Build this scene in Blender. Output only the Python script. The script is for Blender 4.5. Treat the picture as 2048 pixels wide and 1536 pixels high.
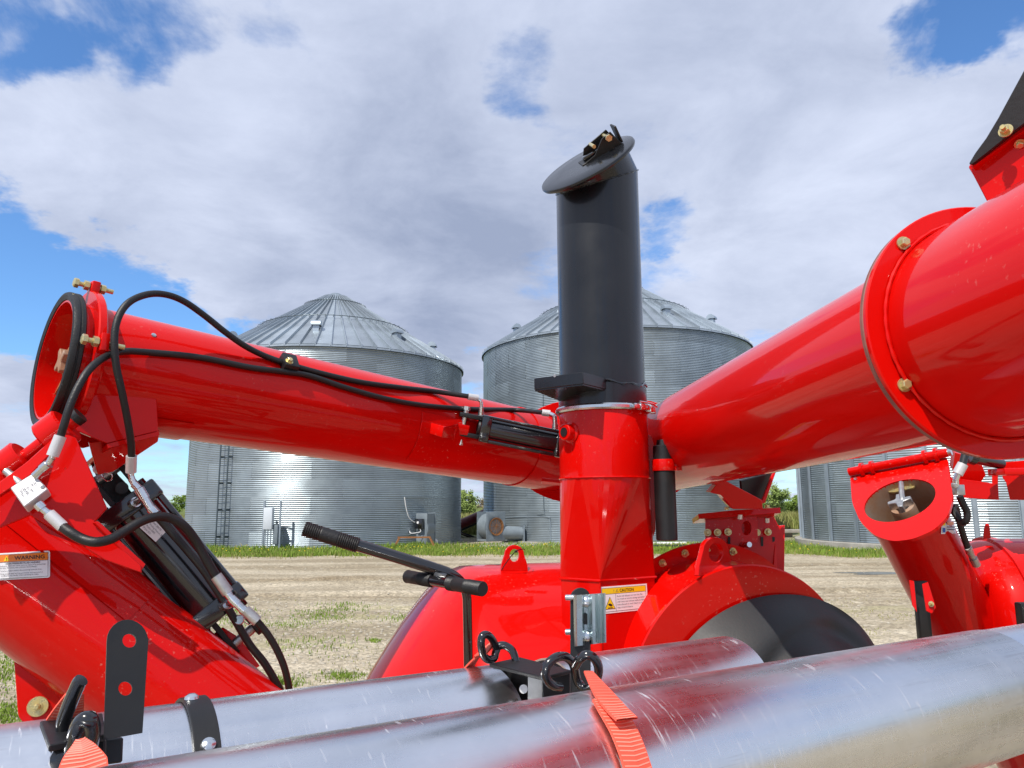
import bpy, bmesh, math, random
from mathutils import Vector as V, Matrix
from mathutils.geometry import tessellate_polygon
random.seed(7)
sc = bpy.context.scene
for o in list(bpy.data.objects): bpy.data.objects.remove(o)
col = sc.collection
rad = math.radians

# ------------------------------------------------------------------ camera
FPX = 1500.0; PITCH = rad(9.2); ROLL = rad(.36); CAMH = 1.65
CF = V((0, math.cos(PITCH), math.sin(PITCH)))
U0 = V((0, -math.sin(PITCH), math.cos(PITCH))); R0 = V((1, 0, 0))
CR = R0*math.cos(ROLL) - U0*math.sin(ROLL); CU = U0*math.cos(ROLL) + R0*math.sin(ROLL)
CC = V((0, 0, CAMH))
cd = bpy.data.cameras.new('camera'); cam = bpy.data.objects.new('camera', cd); col.objects.link(cam)
cd.sensor_fit = 'HORIZONTAL'; cd.sensor_width = 36; cd.lens = 36*FPX/2048
cd.clip_start = .05; cd.clip_end = 4000
m3 = Matrix((CR, CU, -CF)).transposed().to_4x4(); m3.translation = CC
cam.matrix_world = m3
sc.camera = cam
sc.render.resolution_x = 1024; sc.render.resolution_y = 768
def ray(u, v): return CF + CR*((u-1024)/FPX) + CU*((768-v)/FPX)
def P(u, v, d): return CC + ray(u, v)*d
def proj(p):
    q = p-CC; d = q.dot(CF); return 1024+FPX*q.dot(CR)/d, 768-FPX*q.dot(CU)/d, d

# ------------------------------------------------------------------ world
SUN_EL, SUN_AZ = 53.0, 33.0      # azimuth: degrees to the left of straight behind the camera
to_sun = V((-math.sin(rad(SUN_AZ))*math.cos(rad(SUN_EL)), -math.cos(rad(SUN_AZ))*math.cos(rad(SUN_EL)), math.sin(rad(SUN_EL))))
w = bpy.data.worlds.new('World'); sc.world = w; w.use_nodes = True
nt = w.node_tree; nt.nodes.clear()
def N(t, **k):
    n = nt.nodes.new(t)
    for a, b in k.items():
        if a == 'op': n.operation = b
        elif a == 'blend': n.blend_type = b
        else: setattr(n, a, b)
    return n
def Lk(a, b): nt.links.new(a, b)
def setin(n, **k):
    for a, b in k.items(): n.inputs[a].default_value = b
def math2(op, a, b=None, c=None, clamp=False):
    n = N('ShaderNodeMath', op=op); n.use_clamp = clamp
    for i, x in enumerate((a, b, c)):
        if x is None: continue
        if isinstance(x, (int, float)): n.inputs[i].default_value = x
        else: Lk(x, n.inputs[i])
    return n.outputs[0]
sky = N('ShaderNodeTexSky'); sky.sky_type = 'NISHITA'; sky.sun_disc = False
sky.sun_elevation = rad(SUN_EL); sky.sun_rotation = math.atan2(to_sun.x, to_sun.y)
sky.air_density = 1.0; sky.dust_density = .3; sky.ozone_density = 2.2
tc = N('ShaderNodeTexCoord'); dirv = tc.outputs['Generated']
sep = N('ShaderNodeSeparateXYZ'); Lk(dirv, sep.inputs[0])
zz = math2('ADD', math2('MAXIMUM', sep.outputs[2], 0.0), .22)
cx = math2('DIVIDE', sep.outputs[0], zz); cy = math2('DIVIDE', sep.outputs[1], zz)
cmb = N('ShaderNodeCombineXYZ'); Lk(cx, cmb.inputs[0]); Lk(cy, cmb.inputs[1]); Lk(sep.outputs[2], cmb.inputs[2])
def noise(vec, scale, detail, rough, dist=0.0, off=(0, 0, 0)):
    mp = N('ShaderNodeMapping'); Lk(vec, mp.inputs[0]); mp.inputs['Location'].default_value = off
    n = N('ShaderNodeTexNoise'); Lk(mp.outputs[0], n.inputs['Vector'])
    setin(n, Scale=scale, Detail=detail, Roughness=rough, Distortion=dist); return n.outputs[0]
n1 = noise(cmb.outputs[0], 2.1, 13, .64, .3, (3.1, 1.7, .4))
n2 = noise(cmb.outputs[0], .9, 4, .5, 0, (8.2, 4.4, 0))
n3 = noise(cmb.outputs[0], 3.1, 11, .60, .3, (1.2, 9.3, 2.0))
wn = N('ShaderNodeTexNoise'); Lk(cmb.outputs[0], wn.inputs['Vector']); setin(wn, Scale=2.6, Detail=6, Roughness=.6)
wv1 = N('ShaderNodeVectorMath', op='SUBTRACT'); Lk(wn.outputs['Color'], wv1.inputs[0]); wv1.inputs[1].default_value = (.5, .5, .5)
wv2 = N('ShaderNodeVectorMath', op='SCALE'); Lk(wv1.outputs[0], wv2.inputs[0]); wv2.inputs['Scale'].default_value = .26
wv3 = N('ShaderNodeVectorMath', op='ADD'); Lk(dirv, wv3.inputs[0]); Lk(wv2.outputs[0], wv3.inputs[1])
wv4 = N('ShaderNodeVectorMath', op='NORMALIZE'); Lk(wv3.outputs[0], wv4.inputs[0]); dirw = wv4.outputs[0]
def blob(u, v, r_in, r_out, amp):
    d = ray(u, v).normalized()
    dp = N('ShaderNodeVectorMath', op='DOT_PRODUCT'); Lk(dirw, dp.inputs[0]); dp.inputs[1].default_value = d
    mr = N('ShaderNodeMapRange'); mr.interpolation_type = 'SMOOTHSTEP'
    Lk(dp.outputs['Value'], mr.inputs[0])
    setin(mr, **{'From Min': math.cos(r_out/FPX), 'From Max': math.cos(r_in/FPX), 'To Min': 0.0, 'To Max': amp})
    return mr.outputs[0]
dens = math2('ADD', math2('MULTIPLY', n1, 1.55), math2('MULTIPLY_ADD', n2, .5, -.42))
gaps = [(10, 30, 0, 170, .34), (190, 130, 0, 130, .30), (20, 170, 0, 80, .20), (0, 430, 0, 70, .22), (20, 570, 30, 190, .50), (210, 610, 40, 190, .48), (400, 650, 30, 160, .42), (330, 590, 20, 120, .26), (560, 680, 10, 120, .32),
        (1880, 40, 20, 120, .44), (1985, 20, 0, 110, .36), (1325, 430, 0, 90, .34), (1070, 130, 0, 110, .24), (1790, 285, 0, 70, .24), (300, 20, 0, 120, .24), (540, 70, 0, 90, .14),
        (1540, 640, 30, 150, .22), (950, 790, 10, 90, .26), (300, 960, 40, 200, .22), (1590, 930, 20, 130, .26), (1600, 350, 0, 60, .16)]
fills = [(700, 300, 150, 520, .22), (1500, 250, 150, 420, .18), (830, 480, 100, 400, .26), (20, 740, 20, 110, .34), (1600, 500, 60, 260, .20), (250, 360, 80, 330, .34), (110, 330, 40, 190, .20), (520, 480, 60, 260, .12)]
for g in gaps: dens = math2('SUBTRACT', dens, blob(*g))
for g in fills: dens = math2('ADD', dens, blob(*g))
cr = N('ShaderNodeMapRange'); cr.interpolation_type = 'SMOOTHSTEP'; Lk(dens, cr.inputs[0])
setin(cr, **{'From Min': .22, 'From Max': .62, 'To Min': 0.0, 'To Max': 1.0})
# cloud tone: bright tops, greyer bases
tone = math2('ADD', math2('MULTIPLY', n3, 1.0), math2('ADD', math2('MULTIPLY', n2, .3), math2('MULTIPLY', n1, .4)))
for g in [(800, 530, 40, 400, .26), (1000, 560, 40, 280, .14), (1430, 130, 40, 330, .10)]: tone = math2('SUBTRACT', tone, blob(*g))
for g in [(350, 250, 60, 330, .10), (1420, 520, 40, 240, .06), (620, 240, 30, 260, .06)]: tone = math2('ADD', tone, blob(*g))
tr = N('ShaderNodeMapRange'); Lk(tone, tr.inputs[0]); setin(tr, **{'From Min': .36, 'From Max': 1.10})
cc = N('ShaderNodeMix'); cc.data_type = 'RGBA'; Lk(tr.outputs[0], cc.inputs['Factor'])
cc.inputs[6].default_value = (.35, .415, .585, 1); cc.inputs[7].default_value = (.735, .805, .99, 1)
skm = N('ShaderNodeMix'); skm.data_type = 'RGBA'; skm.blend_type = 'MULTIPLY'; skm.inputs['Factor'].default_value = 1
Lk(sky.outputs[0], skm.inputs[6]); skm.inputs[7].default_value = (.105, .150, .195, 1)
mx = N('ShaderNodeMix'); mx.data_type = 'RGBA'; Lk(cr.outputs[0], mx.inputs['Factor'])
Lk(skm.outputs[2], mx.inputs[6]); Lk(cc.outputs[2], mx.inputs[7])
bg = N('ShaderNodeBackground'); Lk(mx.outputs[2], bg.inputs[0]); bg.inputs[1].default_value = 1.0
wo = N('ShaderNodeOutputWorld'); Lk(bg.outputs[0], wo.inputs[0])

# ------------------------------------------------------------------ sun
sd = bpy.data.lights.new('sun', 'SUN'); sd.energy = 5.0; sd.angle = rad(.53); sd.color = (1, .95, .87)
so = bpy.data.objects.new('sun', sd); col.objects.link(so)
so.rotation_euler = (-to_sun).to_track_quat('-Z', 'Y').to_euler(); so.location = (0, 0, 30)
vs = sc.view_settings; vs.view_transform = 'Standard'; vs.look = 'None'; vs.gamma = 1; vs.exposure = 0.0
vs.use_curve_mapping = False

# ------------------------------------------------------------------ materials
MAT = {}
def mat(name, base, rough=.5, metal=0.0, coat=0.0, coat_r=.05, var=0.0, vscale=8.0, bump=0.0, bscale=60.0, rvar=0.0, spec=.5, col2=None, stretch=(1, 1, 1), detail=5.0):
    m = bpy.data.materials.new(name); m.use_nodes = True; t = m.node_tree; b = t.nodes['Principled BSDF']
    b.inputs['Base Color'].default_value = (*base, 1); b.inputs['Roughness'].default_value = rough
    b.inputs['Metallic'].default_value = metal; b.inputs['Coat Weight'].default_value = coat
    b.inputs['Coat Roughness'].default_value = coat_r; b.inputs['Specular IOR Level'].default_value = spec
    c = t.nodes.new('ShaderNodeTexCoord'); mp = t.nodes.new('ShaderNodeMapping'); t.links.new(c.outputs['Object'], mp.inputs[0])
    mp.inputs['Scale'].default_value = stretch
    if var > 0 or rvar > 0:
        n = t.nodes.new('ShaderNodeTexNoise'); t.links.new(mp.outputs[0], n.inputs['Vector'])
        n.inputs['Scale'].default_value = vscale; n.inputs['Detail'].default_value = detail; n.inputs['Roughness'].default_value = .6
        if var > 0:
            r = t.nodes.new('ShaderNodeMix'); r.data_type = 'RGBA'; mr = t.nodes.new('ShaderNodeMapRange')
            t.links.new(n.outputs[0], mr.inputs[0]); mr.inputs['From Min'].default_value = .3; mr.inputs['From Max'].default_value = .7
            t.links.new(mr.outputs[0], r.inputs['Factor'])
            c2 = col2 or tuple(x*(1-var) for x in base)
            r.inputs[6].default_value = (*c2, 1); r.inputs[7].default_value = (*base, 1)
            t.links.new(r.outputs[2], b.inputs['Base Color'])
        if rvar > 0:
            mr2 = t.nodes.new('ShaderNodeMapRange'); t.links.new(n.outputs[0], mr2.inputs[0])
            mr2.inputs['From Min'].default_value = .3; mr2.inputs['From Max'].default_value = .7
            mr2.inputs['To Min'].default_value = max(.02, rough-rvar); mr2.inputs['To Max'].default_value = rough+rvar
            t.links.new(mr2.outputs[0], b.inputs['Roughness'])
    if bump > 0:
        n = t.nodes.new('ShaderNodeTexNoise'); t.links.new(mp.outputs[0], n.inputs['Vector'])
        n.inputs['Scale'].default_value = bscale; n.inputs['Detail'].default_value = 4
        bp = t.nodes.new('ShaderNodeBump'); bp.inputs['Strength'].default_value = bump; bp.inputs['Distance'].default_value = .01
        t.links.new(n.outputs[0], bp.inputs['Height']); t.links.new(bp.outputs[0], b.inputs['Normal'])
        if coat > 0: t.links.new(bp.outputs[0], b.inputs['Coat Normal'])
    MAT[name] = m; return m
def red_paint():
    m = mat('red_paint', (.62, .0022, .0006), .42, coat=.8, coat_r=.05, var=.10, vscale=2.5, bump=.022, bscale=9, rvar=.05, spec=.06)
    t = m.node_tree; b = t.nodes['Principled BSDF']
    b.inputs['Coat IOR'].default_value = 1.33
    c = t.nodes.new('ShaderNodeTexCoord')
    n = t.nodes.new('ShaderNodeTexNoise'); n.inputs['Scale'].default_value = 95; n.inputs['Detail'].default_value = 3; t.links.new(c.outputs['Object'], n.inputs['Vector'])
    n2 = t.nodes.new('ShaderNodeTexNoise'); n2.inputs['Scale'].default_value = 3.2; n2.inputs['Detail'].default_value = 4; t.links.new(c.outputs['Object'], n2.inputs['Vector'])
    a = t.nodes.new('ShaderNodeMapRange'); t.links.new(n.outputs[0], a.inputs[0]); a.inputs['From Min'].default_value = .63; a.inputs['From Max'].default_value = .74
    d = t.nodes.new('ShaderNodeMapRange'); t.links.new(n2.outputs[0], d.inputs[0]); d.inputs['From Min'].default_value = .52; d.inputs['From Max'].default_value = .7; d.inputs['To Max'].default_value = .55
    mu = t.nodes.new('ShaderNodeMath'); mu.operation = 'MULTIPLY'; t.links.new(a.outputs[0], mu.inputs[0]); t.links.new(d.outputs[0], mu.inputs[1])
    old = b.inputs['Base Color'].links[0].from_socket
    mx = t.nodes.new('ShaderNodeMix'); mx.data_type = 'RGBA'; t.links.new(mu.outputs[0], mx.inputs['Factor']); t.links.new(old, mx.inputs[6]); mx.inputs[7].default_value = (.55, .25, .2, 1)
    t.links.new(mx.outputs[2], b.inputs['Base Color'])
    return m
red_paint()
mat('black_paint', (.009, .0105, .014), .30, coat=.35, coat_r=.10, var=.35, vscale=5, bump=.012, bscale=14, rvar=.10, spec=.35)
mat('black_satin', (.007, .007, .008), .48, var=.3, vscale=14, bump=.03, bscale=120, rvar=.1)
mat('gloss_black', (.008, .008, .010), .18, coat=.8, coat_r=.05, var=.3, vscale=10, rvar=.05)
mat('rubber', (.007, .007, .008), .5, var=.3, vscale=30, bump=.12, bscale=260, rvar=.1)
mat('grey_plastic', (.017, .018, .020), .55, var=.3, vscale=6, bump=.06, bscale=140, rvar=.08)
mat('zinc', (.72, .75, .77), .24, metal=1, var=.15, vscale=30, rvar=.08, bump=.02, bscale=150)
mat('zinc_blue', (.52, .62, .64), .32, metal=.9, var=.2, vscale=25, rvar=.1)
mat('yellow_zinc', (.66, .50, .17), .3, metal=.65, var=.4, vscale=60, col2=(.5, .5, .32), rvar=.1)
mat('steel_dull', (.55, .55, .54), .42, metal=.9, var=.3, vscale=40, rvar=.1)
mat('alu_white', (.62, .62, .63), .42, metal=.35, var=.08, vscale=30, bump=.02, bscale=200)
mat('rust', (.34, .15, .045), .75, var=.6, vscale=40, col2=(.16, .06, .02), bump=.3, bscale=120)
mat('primer_rust', (.30, .13, .05), .55, var=.6, vscale=9, col2=(.33, .27, .22), bump=.05, bscale=80)
mat('strap', (.86, .10, .055), .65, bump=.0, var=.12, vscale=90)
mat('decal_white', (.80, .80, .82), .35, var=.03, vscale=40)
mat('decal_orange', (.80, .22, .02), .35); mat('decal_yellow', (.85, .60, .01), .35)
mat('ink', (.012, .012, .014), .45); mat('ink_soft', (.06, .06, .09), .45); mat('ink_blue', (.01, .10, .45), .45)
mat('primer_edge', (.27, .10, .075), .55, var=.4, vscale=30)
mat('concrete', (.40, .38, .34), .85, var=.35, vscale=3, bump=.3, bscale=30)
mat('white_plastic', (.75, .75, .74), .45, var=.06, vscale=5)
mat('box_grey', (.60, .65, .70), .4, var=.08, vscale=4)
mat('fan_grey', (.20, .24, .27), .48, var=.25, vscale=4, rvar=.1)
mat('dark_auger', (.16, .012, .014), .4, var=.3, vscale=3)
mat('old_red', (.42, .02, .02), .6, var=.3, vscale=4)
mat('bark', (.10, .075, .05), .9, var=.4, vscale=5, bump=.4, bscale=20)
def galv(name, base, rough, stain):
    m = mat(name, base, rough, metal=.62, var=.24, vscale=1.0, rvar=.06, detail=8)
    t = m.node_tree; b = t.nodes['Principled BSDF']; oi = t.nodes.new('ShaderNodeObjectInfo'); mr = t.nodes.new('ShaderNodeMapRange'); t.links.new(oi.outputs['Random'], mr.inputs[0]); mr.inputs['To Min'].default_value = .80; mr.inputs['To Max'].default_value = 1.12
    old = b.inputs['Base Color'].links[0].from_socket; vm = t.nodes.new('ShaderNodeVectorMath'); vm.operation = 'SCALE'; t.links.new(old, vm.inputs[0]); t.links.new(mr.outputs[0], vm.inputs['Scale']); t.links.new(vm.outputs[0], b.inputs['Base Color'])
    return m
galv('galv_sheet', (.34, .40, .44), .35, .2); galv('galv_roof', (.42, .48, .53), .38, .2); galv('galv_post', (.42, .49, .55), .42, .2)
galv('galv_dark', (.10, .13, .15), .45, .2)
def pipe_metal():
    m = bpy.data.materials.new('pipe_metal'); m.use_nodes = True; t = m.node_tree; b = t.nodes['Principled BSDF']
    b.inputs['Metallic'].default_value = 1.0
    c = t.nodes.new('ShaderNodeTexCoord')
    def nz(scale, sx, det, off=0, rgh=.6):
        mp = t.nodes.new('ShaderNodeMapping'); t.links.new(c.outputs['Object'], mp.inputs[0]); mp.inputs['Scale'].default_value = sx; mp.inputs['Location'].default_value = (off, off*.3, off*.7)
        n = t.nodes.new('ShaderNodeTexNoise'); t.links.new(mp.outputs[0], n.inputs['Vector']); n.inputs['Scale'].default_value = scale; n.inputs['Detail'].default_value = det; n.inputs['Roughness'].default_value = rgh
        return n.outputs[0]
    def mr(s, a, bb, lo, hi):
        r = t.nodes.new('ShaderNodeMapRange'); t.links.new(s, r.inputs[0])
        for k, v in (('From Min', a), ('From Max', bb), ('To Min', lo), ('To Max', hi)): r.inputs[k].default_value = v
        return r.outputs[0]
    def mul(a, bb, op='MULTIPLY'):
        n = t.nodes.new('ShaderNodeMath'); n.operation = op; t.links.new(a, n.inputs[0])
        if isinstance(bb, float): n.inputs[1].default_value = bb
        else: t.links.new(bb, n.inputs[1])
        return n.outputs[0]
    # local x runs along the pipe
    along = nz(7, (.6, 14, 14), 5, 0)          # drawing lines along the pipe
    ring = nz(9, (26, 2.2, 2.2), 4, 3)         # scuffs round the pipe
    spot = nz(5, (1.2, 1.2, 1.2), 7, 5, .7)    # cloudy oxide
    patch = nz(3.0, (1, 1, 1), 3, 9)
    scr = mul(mr(ring, .60, .72, 0, .55), mr(patch, .44, .6, 0, 1))
    tick = mul(mr(nz(105, (1, .14, .45), 2, 12), .675, .71, 0, .55), mr(nz(4, (1, 1, 1), 3, 21), .44, .58, 0, 1))
    lines = mul(mr(nz(70, (.02, 1, 1), 2, 31), .68, .71, 0, .6), mr(nz(3, (1, 1, 1), 3, 41), .5, .6, 0, 1)); tick = mul(tick, lines, 'ADD')
    mx = t.nodes.new('ShaderNodeMix'); mx.data_type = 'RGBA'; t.links.new(mr(spot, .35, .7, 0, 1), mx.inputs['Factor'])
    mx.inputs[6].default_value = (.70, .72, .75, 1); mx.inputs[7].default_value = (.82, .84, .87, 1)
    mx2 = t.nodes.new('ShaderNodeMix'); mx2.data_type = 'RGBA'; t.links.new(mul(mr(along, .62, .75, 0, .5), mr(patch, .45, .6, 0, 1)), mx2.inputs['Factor'])
    t.links.new(mx.outputs[2], mx2.inputs[6]); mx2.inputs[7].default_value = (.36, .36, .38, 1)
    t.links.new(mx2.outputs[2], b.inputs['Base Color'])
    r0 = mr(spot, .3, .7, .21, .32)
    r1 = mul(r0, mul(scr, .28), 'ADD'); r2 = mul(r1, mul(tick, .35), 'ADD'); r3 = mul(r2, mul(mr(along, .4, .7, 0, 1), .06), 'ADD')
    t.links.new(r3, b.inputs['Roughness'])
    sm_ = mul(scr, tick, 'ADD'); mm_ = t.nodes.new('ShaderNodeMapRange'); t.links.new(sm_, mm_.inputs[0]); mm_.inputs['To Min'].default_value = 1.0; mm_.inputs['To Max'].default_value = .25; t.links.new(mm_.outputs[0], b.inputs['Metallic'])
    hgt = mul(mul(scr, .6), mul(tick, 1.0), 'ADD'); hgt = mul(hgt, mul(along, .35), 'ADD'); hgt = mul(hgt, mul(ring, .15), 'ADD')
    bp = t.nodes.new('ShaderNodeBump'); bp.inputs['Strength'].default_value = .05; bp.inputs['Distance'].default_value = .001
    t.links.new(hgt, bp.inputs['Height']); t.links.new(bp.outputs[0], b.inputs['Normal'])
    MAT['pipe_metal'] = m
pipe_metal()
def leafmat(name, c1, c2):
    m = mat(name, c1, .6, var=.5, vscale=.8, col2=c2); b = m.node_tree.nodes['Principled BSDF']
    b.inputs['Specular IOR Level'].default_value = .2
    return m
leafmat('leaf_a', (.22, .31, .05), (.11, .18, .03)); leafmat('leaf_b', (.30, .38, .10), (.17, .24, .06)); leafmat('leaf_brown', (.30, .24, .14), (.18, .15, .08))
leafmat('grass', (.22, .31, .045), (.12, .20, .025)); leafmat('grass_dry', (.34, .30, .12), (.16, .20, .04))
mat('dandelion', (.85, .60, .01), .6)
mat('pebble', (.48, .43, .34), .8, var=.5, vscale=3)

# ------------------------------------------------------------------ mesh helpers
class MB:
    def __init__(s): s.v = []; s.f = []
    def add(s, vs, fs):
        o = len(s.v); s.v += [V(x) for x in vs]; s.f += [tuple(i+o for i in f) for f in fs]; return s
    def lathe(s, A, D, prof, n=32, a0=0.0, a1=None, ref=None, closed=False):
        A = V(A); D = V(D).normalized(); X = V(ref) if ref else (V((0, 0, 1)) if abs(D.z) < .9 else V((1, 0, 0)))
        X = (X-D*X.dot(D)).normalized(); Y = D.cross(X)
        full = a1 is None; a1 = a0+2*math.pi if full else a1
        m = n if full else n+1; rows = []; o0 = len(s.v)
        for (t, r) in prof:
            if r < 1e-6:
                s.v.append(A+D*t); rows.append([len(s.v)-1]*m)
            else:
                row = []
                for i in range(m):
                    a = a0+(a1-a0)*i/n; s.v.append(A+D*t+(X*math.cos(a)+Y*math.sin(a))*r); row.append(len(s.v)-1)
                rows.append(row)
        prs = list(zip(rows, rows[1:]))
        if closed: prs.append((rows[-1], rows[0]))
        for p, q in prs:
            for i in range(n):
                j = (i+1) % m
                f = [p[i], p[j], q[j], q[i]]; g = []
                for k in f:
                    if k not in g: g.append(k)
                if len(g) > 2: s.f.append(tuple(g))
        return s
    def cyl(s, p, q, r, r2=None, n=20):
        p = V(p); q = V(q); L = (q-p).length; r2 = r if r2 is None else r2
        return s.lathe(p, q-p, [(0, 0), (0, r), (L, r2), (L, 0)], n)
    def tube(s, p, q, ro, ri, n=40):
        p = V(p); q = V(q); L = (q-p).length
        return s.lathe(p, q-p, [(0, ri), (0, ro), (L, ro), (L, ri)], n, closed=True)
    def sweep(s, pts, r, n=10, sub=6, caps=True, rf=None, sect=None):
        pts = [V(p) for p in pts]
        if sub > 1 and len(pts) > 2:
            q = [pts[0]*2-pts[1]]+pts+[pts[-1]*2-pts[-2]]; out = []
            for i in range(1, len(q)-2):
                a, b, c, d = q[i-1:i+3]
                for k in range(sub):
                    t = k/sub
                    out.append(.5*((2*b)+(c-a)*t+(2*a-5*b+4*c-d)*t*t+(3*b-a-3*c+d)*t*t*t))
            pts = out+[pts[-1]]
        T = [(pts[min(i+1, len(pts)-1)]-pts[max(i-1, 0)]).normalized() for i in range(len(pts))]
        X = T[0].orthogonal().normalized(); rows = []
        for i, p in enumerate(pts):
            X = (X-T[i]*X.dot(T[i])).normalized(); Y = T[i].cross(X)
            rr = rf(i/(len(pts)-1)) if rf else r; row = []
            for k in range(n):
                a = 2*math.pi*k/n; s.v.append(p+(X*math.cos(a)+Y*math.sin(a))*rr); row.append(len(s.v)-1)
            rows.append(row)
        for p, q in zip(rows, rows[1:]):
            for k in range(n): s.f.append((p[k], p[(k+1) % n], q[(k+1) % n], q[k]))
        if caps: s.f.append(tuple(reversed(rows[0]))); s.f.append(tuple(rows[-1]))
        return s
    def box(s, c, ax, ay, az):
        c = V(c); ax = V(ax); ay = V(ay); az = V(az)
        vs = [c+ax*i+ay*j+az*k for k in (-1, 1) for j in (-1, 1) for i in (-1, 1)]
        return s.add(vs, [(0, 2, 3, 1), (4, 5, 7, 6), (0, 1, 5, 4), (2, 6, 7, 3), (0, 4, 6, 2), (1, 3, 7, 5)])
    def plate(s, outer, nrm, th, holes=()):
        # outline in 3-D, extruded by th against nrm
        nrm = V(nrm).normalized(); loops = [[V(p) for p in outer]]+[[V(p) for p in h] for h in holes]
        X = nrm.orthogonal().normalized(); Y = nrm.cross(X)
        two = [[V((p.dot(X), p.dot(Y), 0)) for p in l] for l in loops]
        tris = tessellate_polygon(two); flat = [p for l in loops for p in l]; n = len(flat); o = len(s.v)
        s.v += flat+[p-nrm*th for p in flat]
        for t in tris:
            a, b, c = (flat[i] for i in t)
            if (b-a).cross(c-a).dot(nrm) < 0: t = (t[0], t[2], t[1])
            s.f.append(tuple(o+i for i in t)); s.f.append(tuple(o+n+i for i in reversed(t)))
        k = 0
        for l in loops:
            for i in range(len(l)):
                j = (i+1) % len(l); s.f.append((o+k+i, o+k+j, o+n+k+j, o+n+k+i))
            k += len(l)
        return s
    def mesh(s, name, smooth=35, bevel=0, seg=2):
        me = bpy.data.meshes.new(name); me.from_pydata([tuple(v) for v in s.v], [], s.f)
        bm = bmesh.new(); bm.from_mesh(me)
        bmesh.ops.remove_doubles(bm, verts=bm.verts, dist=1e-6)
        bmesh.ops.recalc_face_normals(bm, faces=bm.faces)
        if bevel > 0:
            bmesh.ops.dissolve_limit(bm, angle_limit=rad(2), verts=bm.verts, edges=bm.edges)
            es = [e for e in bm.edges if len(e.link_faces) == 2 and e.calc_face_angle() > rad(35)]
            if es: bmesh.ops.bevel(bm, geom=es, offset=bevel, segments=seg, affect='EDGES', profile=.5, clamp_overlap=True)
        bm.to_mesh(me); bm.free()
        if smooth:
            me.polygons.foreach_set('use_smooth', [True]*len(me.polygons))
            me.set_sharp_from_angle(angle=rad(smooth))
        return me
def link(o, parent=None):
    col.objects.link(o)
    if parent is not None:
        o.parent = parent
        if parent.type == 'EMPTY' and parent.parent is None: o.matrix_parent_inverse = Matrix.Translation(-parent.location)
    return o
def obj(name, mb, mt, parent=None, label=None, smooth=35, bevel=0, seg=2, kind=None):
    me = mb.mesh(name, smooth, bevel, seg); me.materials.append(MAT[mt])
    o = bpy.data.objects.new(name, me); link(o, parent)
    if label: o['label'] = label
    if kind: o['kind'] = kind
    return o
def tag(o, label, cat=None, group=None, kind=None):
    o['label'] = label
    if cat: o['category'] = cat
    if group: o['group'] = group
    if kind: o['kind'] = kind
    return o
def empty(name, loc, label, cat, group=None):
    o = bpy.data.objects.new(name, None); o.location = loc; o.empty_display_size = .1; col.objects.link(o); return tag(o, label, cat, group)
def onpl(u, v, p0, n):
    r = ray(u, v); return CC+r*((V(p0)-CC).dot(n)/r.dot(n))
def pxl(pts, p0, n): return [onpl(u, v, p0, n) for u, v in pts]
def circ(c, n, r, k=20):
    n = V(n).normalized(); X = n.orthogonal().normalized(); Y = n.cross(X)
    return [V(c)+(X*math.cos(2*math.pi*i/k)+Y*math.sin(2*math.pi*i/k))*r for i in range(k)]
def round_poly(pts, rs, k=5):
    # round the corners of a 2-D pixel outline
    out = []; n = len(pts)
    for i, (x, y) in enumerate(pts):
        r = rs[i] if isinstance(rs, (list, tuple)) else rs
        a = V((*pts[i-1], 0)); b = V((x, y, 0)); c = V((*pts[(i+1) % n], 0))
        if r <= 0: out.append((x, y)); continue
        d1 = (a-b); d2 = (c-b); r1 = min(r, d1.length*.49, d2.length*.49)
        p = b+d1.normalized()*r1; q = b+d2.normalized()*r1
        for j in range(k+1):
            t = j/k; z = p*(1-t)**2+b*2*t*(1-t)+q*t*t; out.append((z.x, z.y))
    return out
class Cyl3:
    """a tube in space found from its two outline edges in the photograph and its real radius"""
    def __init__(s, a, b, c, e, r):
        n1 = ray(*a).cross(ray(*b)).normalized(); n2 = ray(*c).cross(ray(*e)).normalized()
        D = n1.cross(n2).normalized(); m = ray((a[0]+b[0]+c[0]+e[0])/4, (a[1]+b[1]+c[1]+e[1])/4)
        if n1.dot(m) < 0: n1 = -n1
        if n2.dot(m) < 0: n2 = -n2
        w_ = (n1+n2).normalized(); s.A = CC+w_*(r/n1.dot(w_)); s.D = D; s.r = r
    def at(s, u):
        q = s.A-CC; k = (u-1024)/FPX
        return s.A+s.D*((k*q.dot(CF)-q.dot(CR))/(s.D.dot(CR)-k*s.D.dot(CF)))
    def t(s, u): return (s.at(u)-s.A).dot(s.D)
    def surf(s, u, v, lift=0.0):
        d = ray(u, v); q = CC-s.A; d2 = d-s.D*d.dot(s.D); q2 = q-s.D*q.dot(s.D); R = s.r+lift
        a = d2.dot(d2); b = 2*d2.dot(q2); c = q2.dot(q2)-R*R; h = b*b-4*a*c
        t = (-b-math.sqrt(max(h, 0)))/(2*a); return CC+d*t
    def nrm(s, p):
        q = p-s.A; return (q-s.D*q.dot(s.D)).normalized()
def bolt(p, n, s, parent, mt='yellow_zinc', nut=False, washer=True, name='bolt'):
    n = V(n).normalized(); mb = MB(); p = V(p)
    if washer: mb.cyl(p, p+n*s*.16, s*.78, n=20)
    mb.lathe(p+n*s*.1, n, [(0, s*.55), (s*.55, s*.55), (s*.64, s*.44), (s*.64, 0)], 6)
    if nut: mb.cyl(p, p+n*s*1.25, s*.28, n=12)
    return obj(name, mb, mt, parent, smooth=25)
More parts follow.
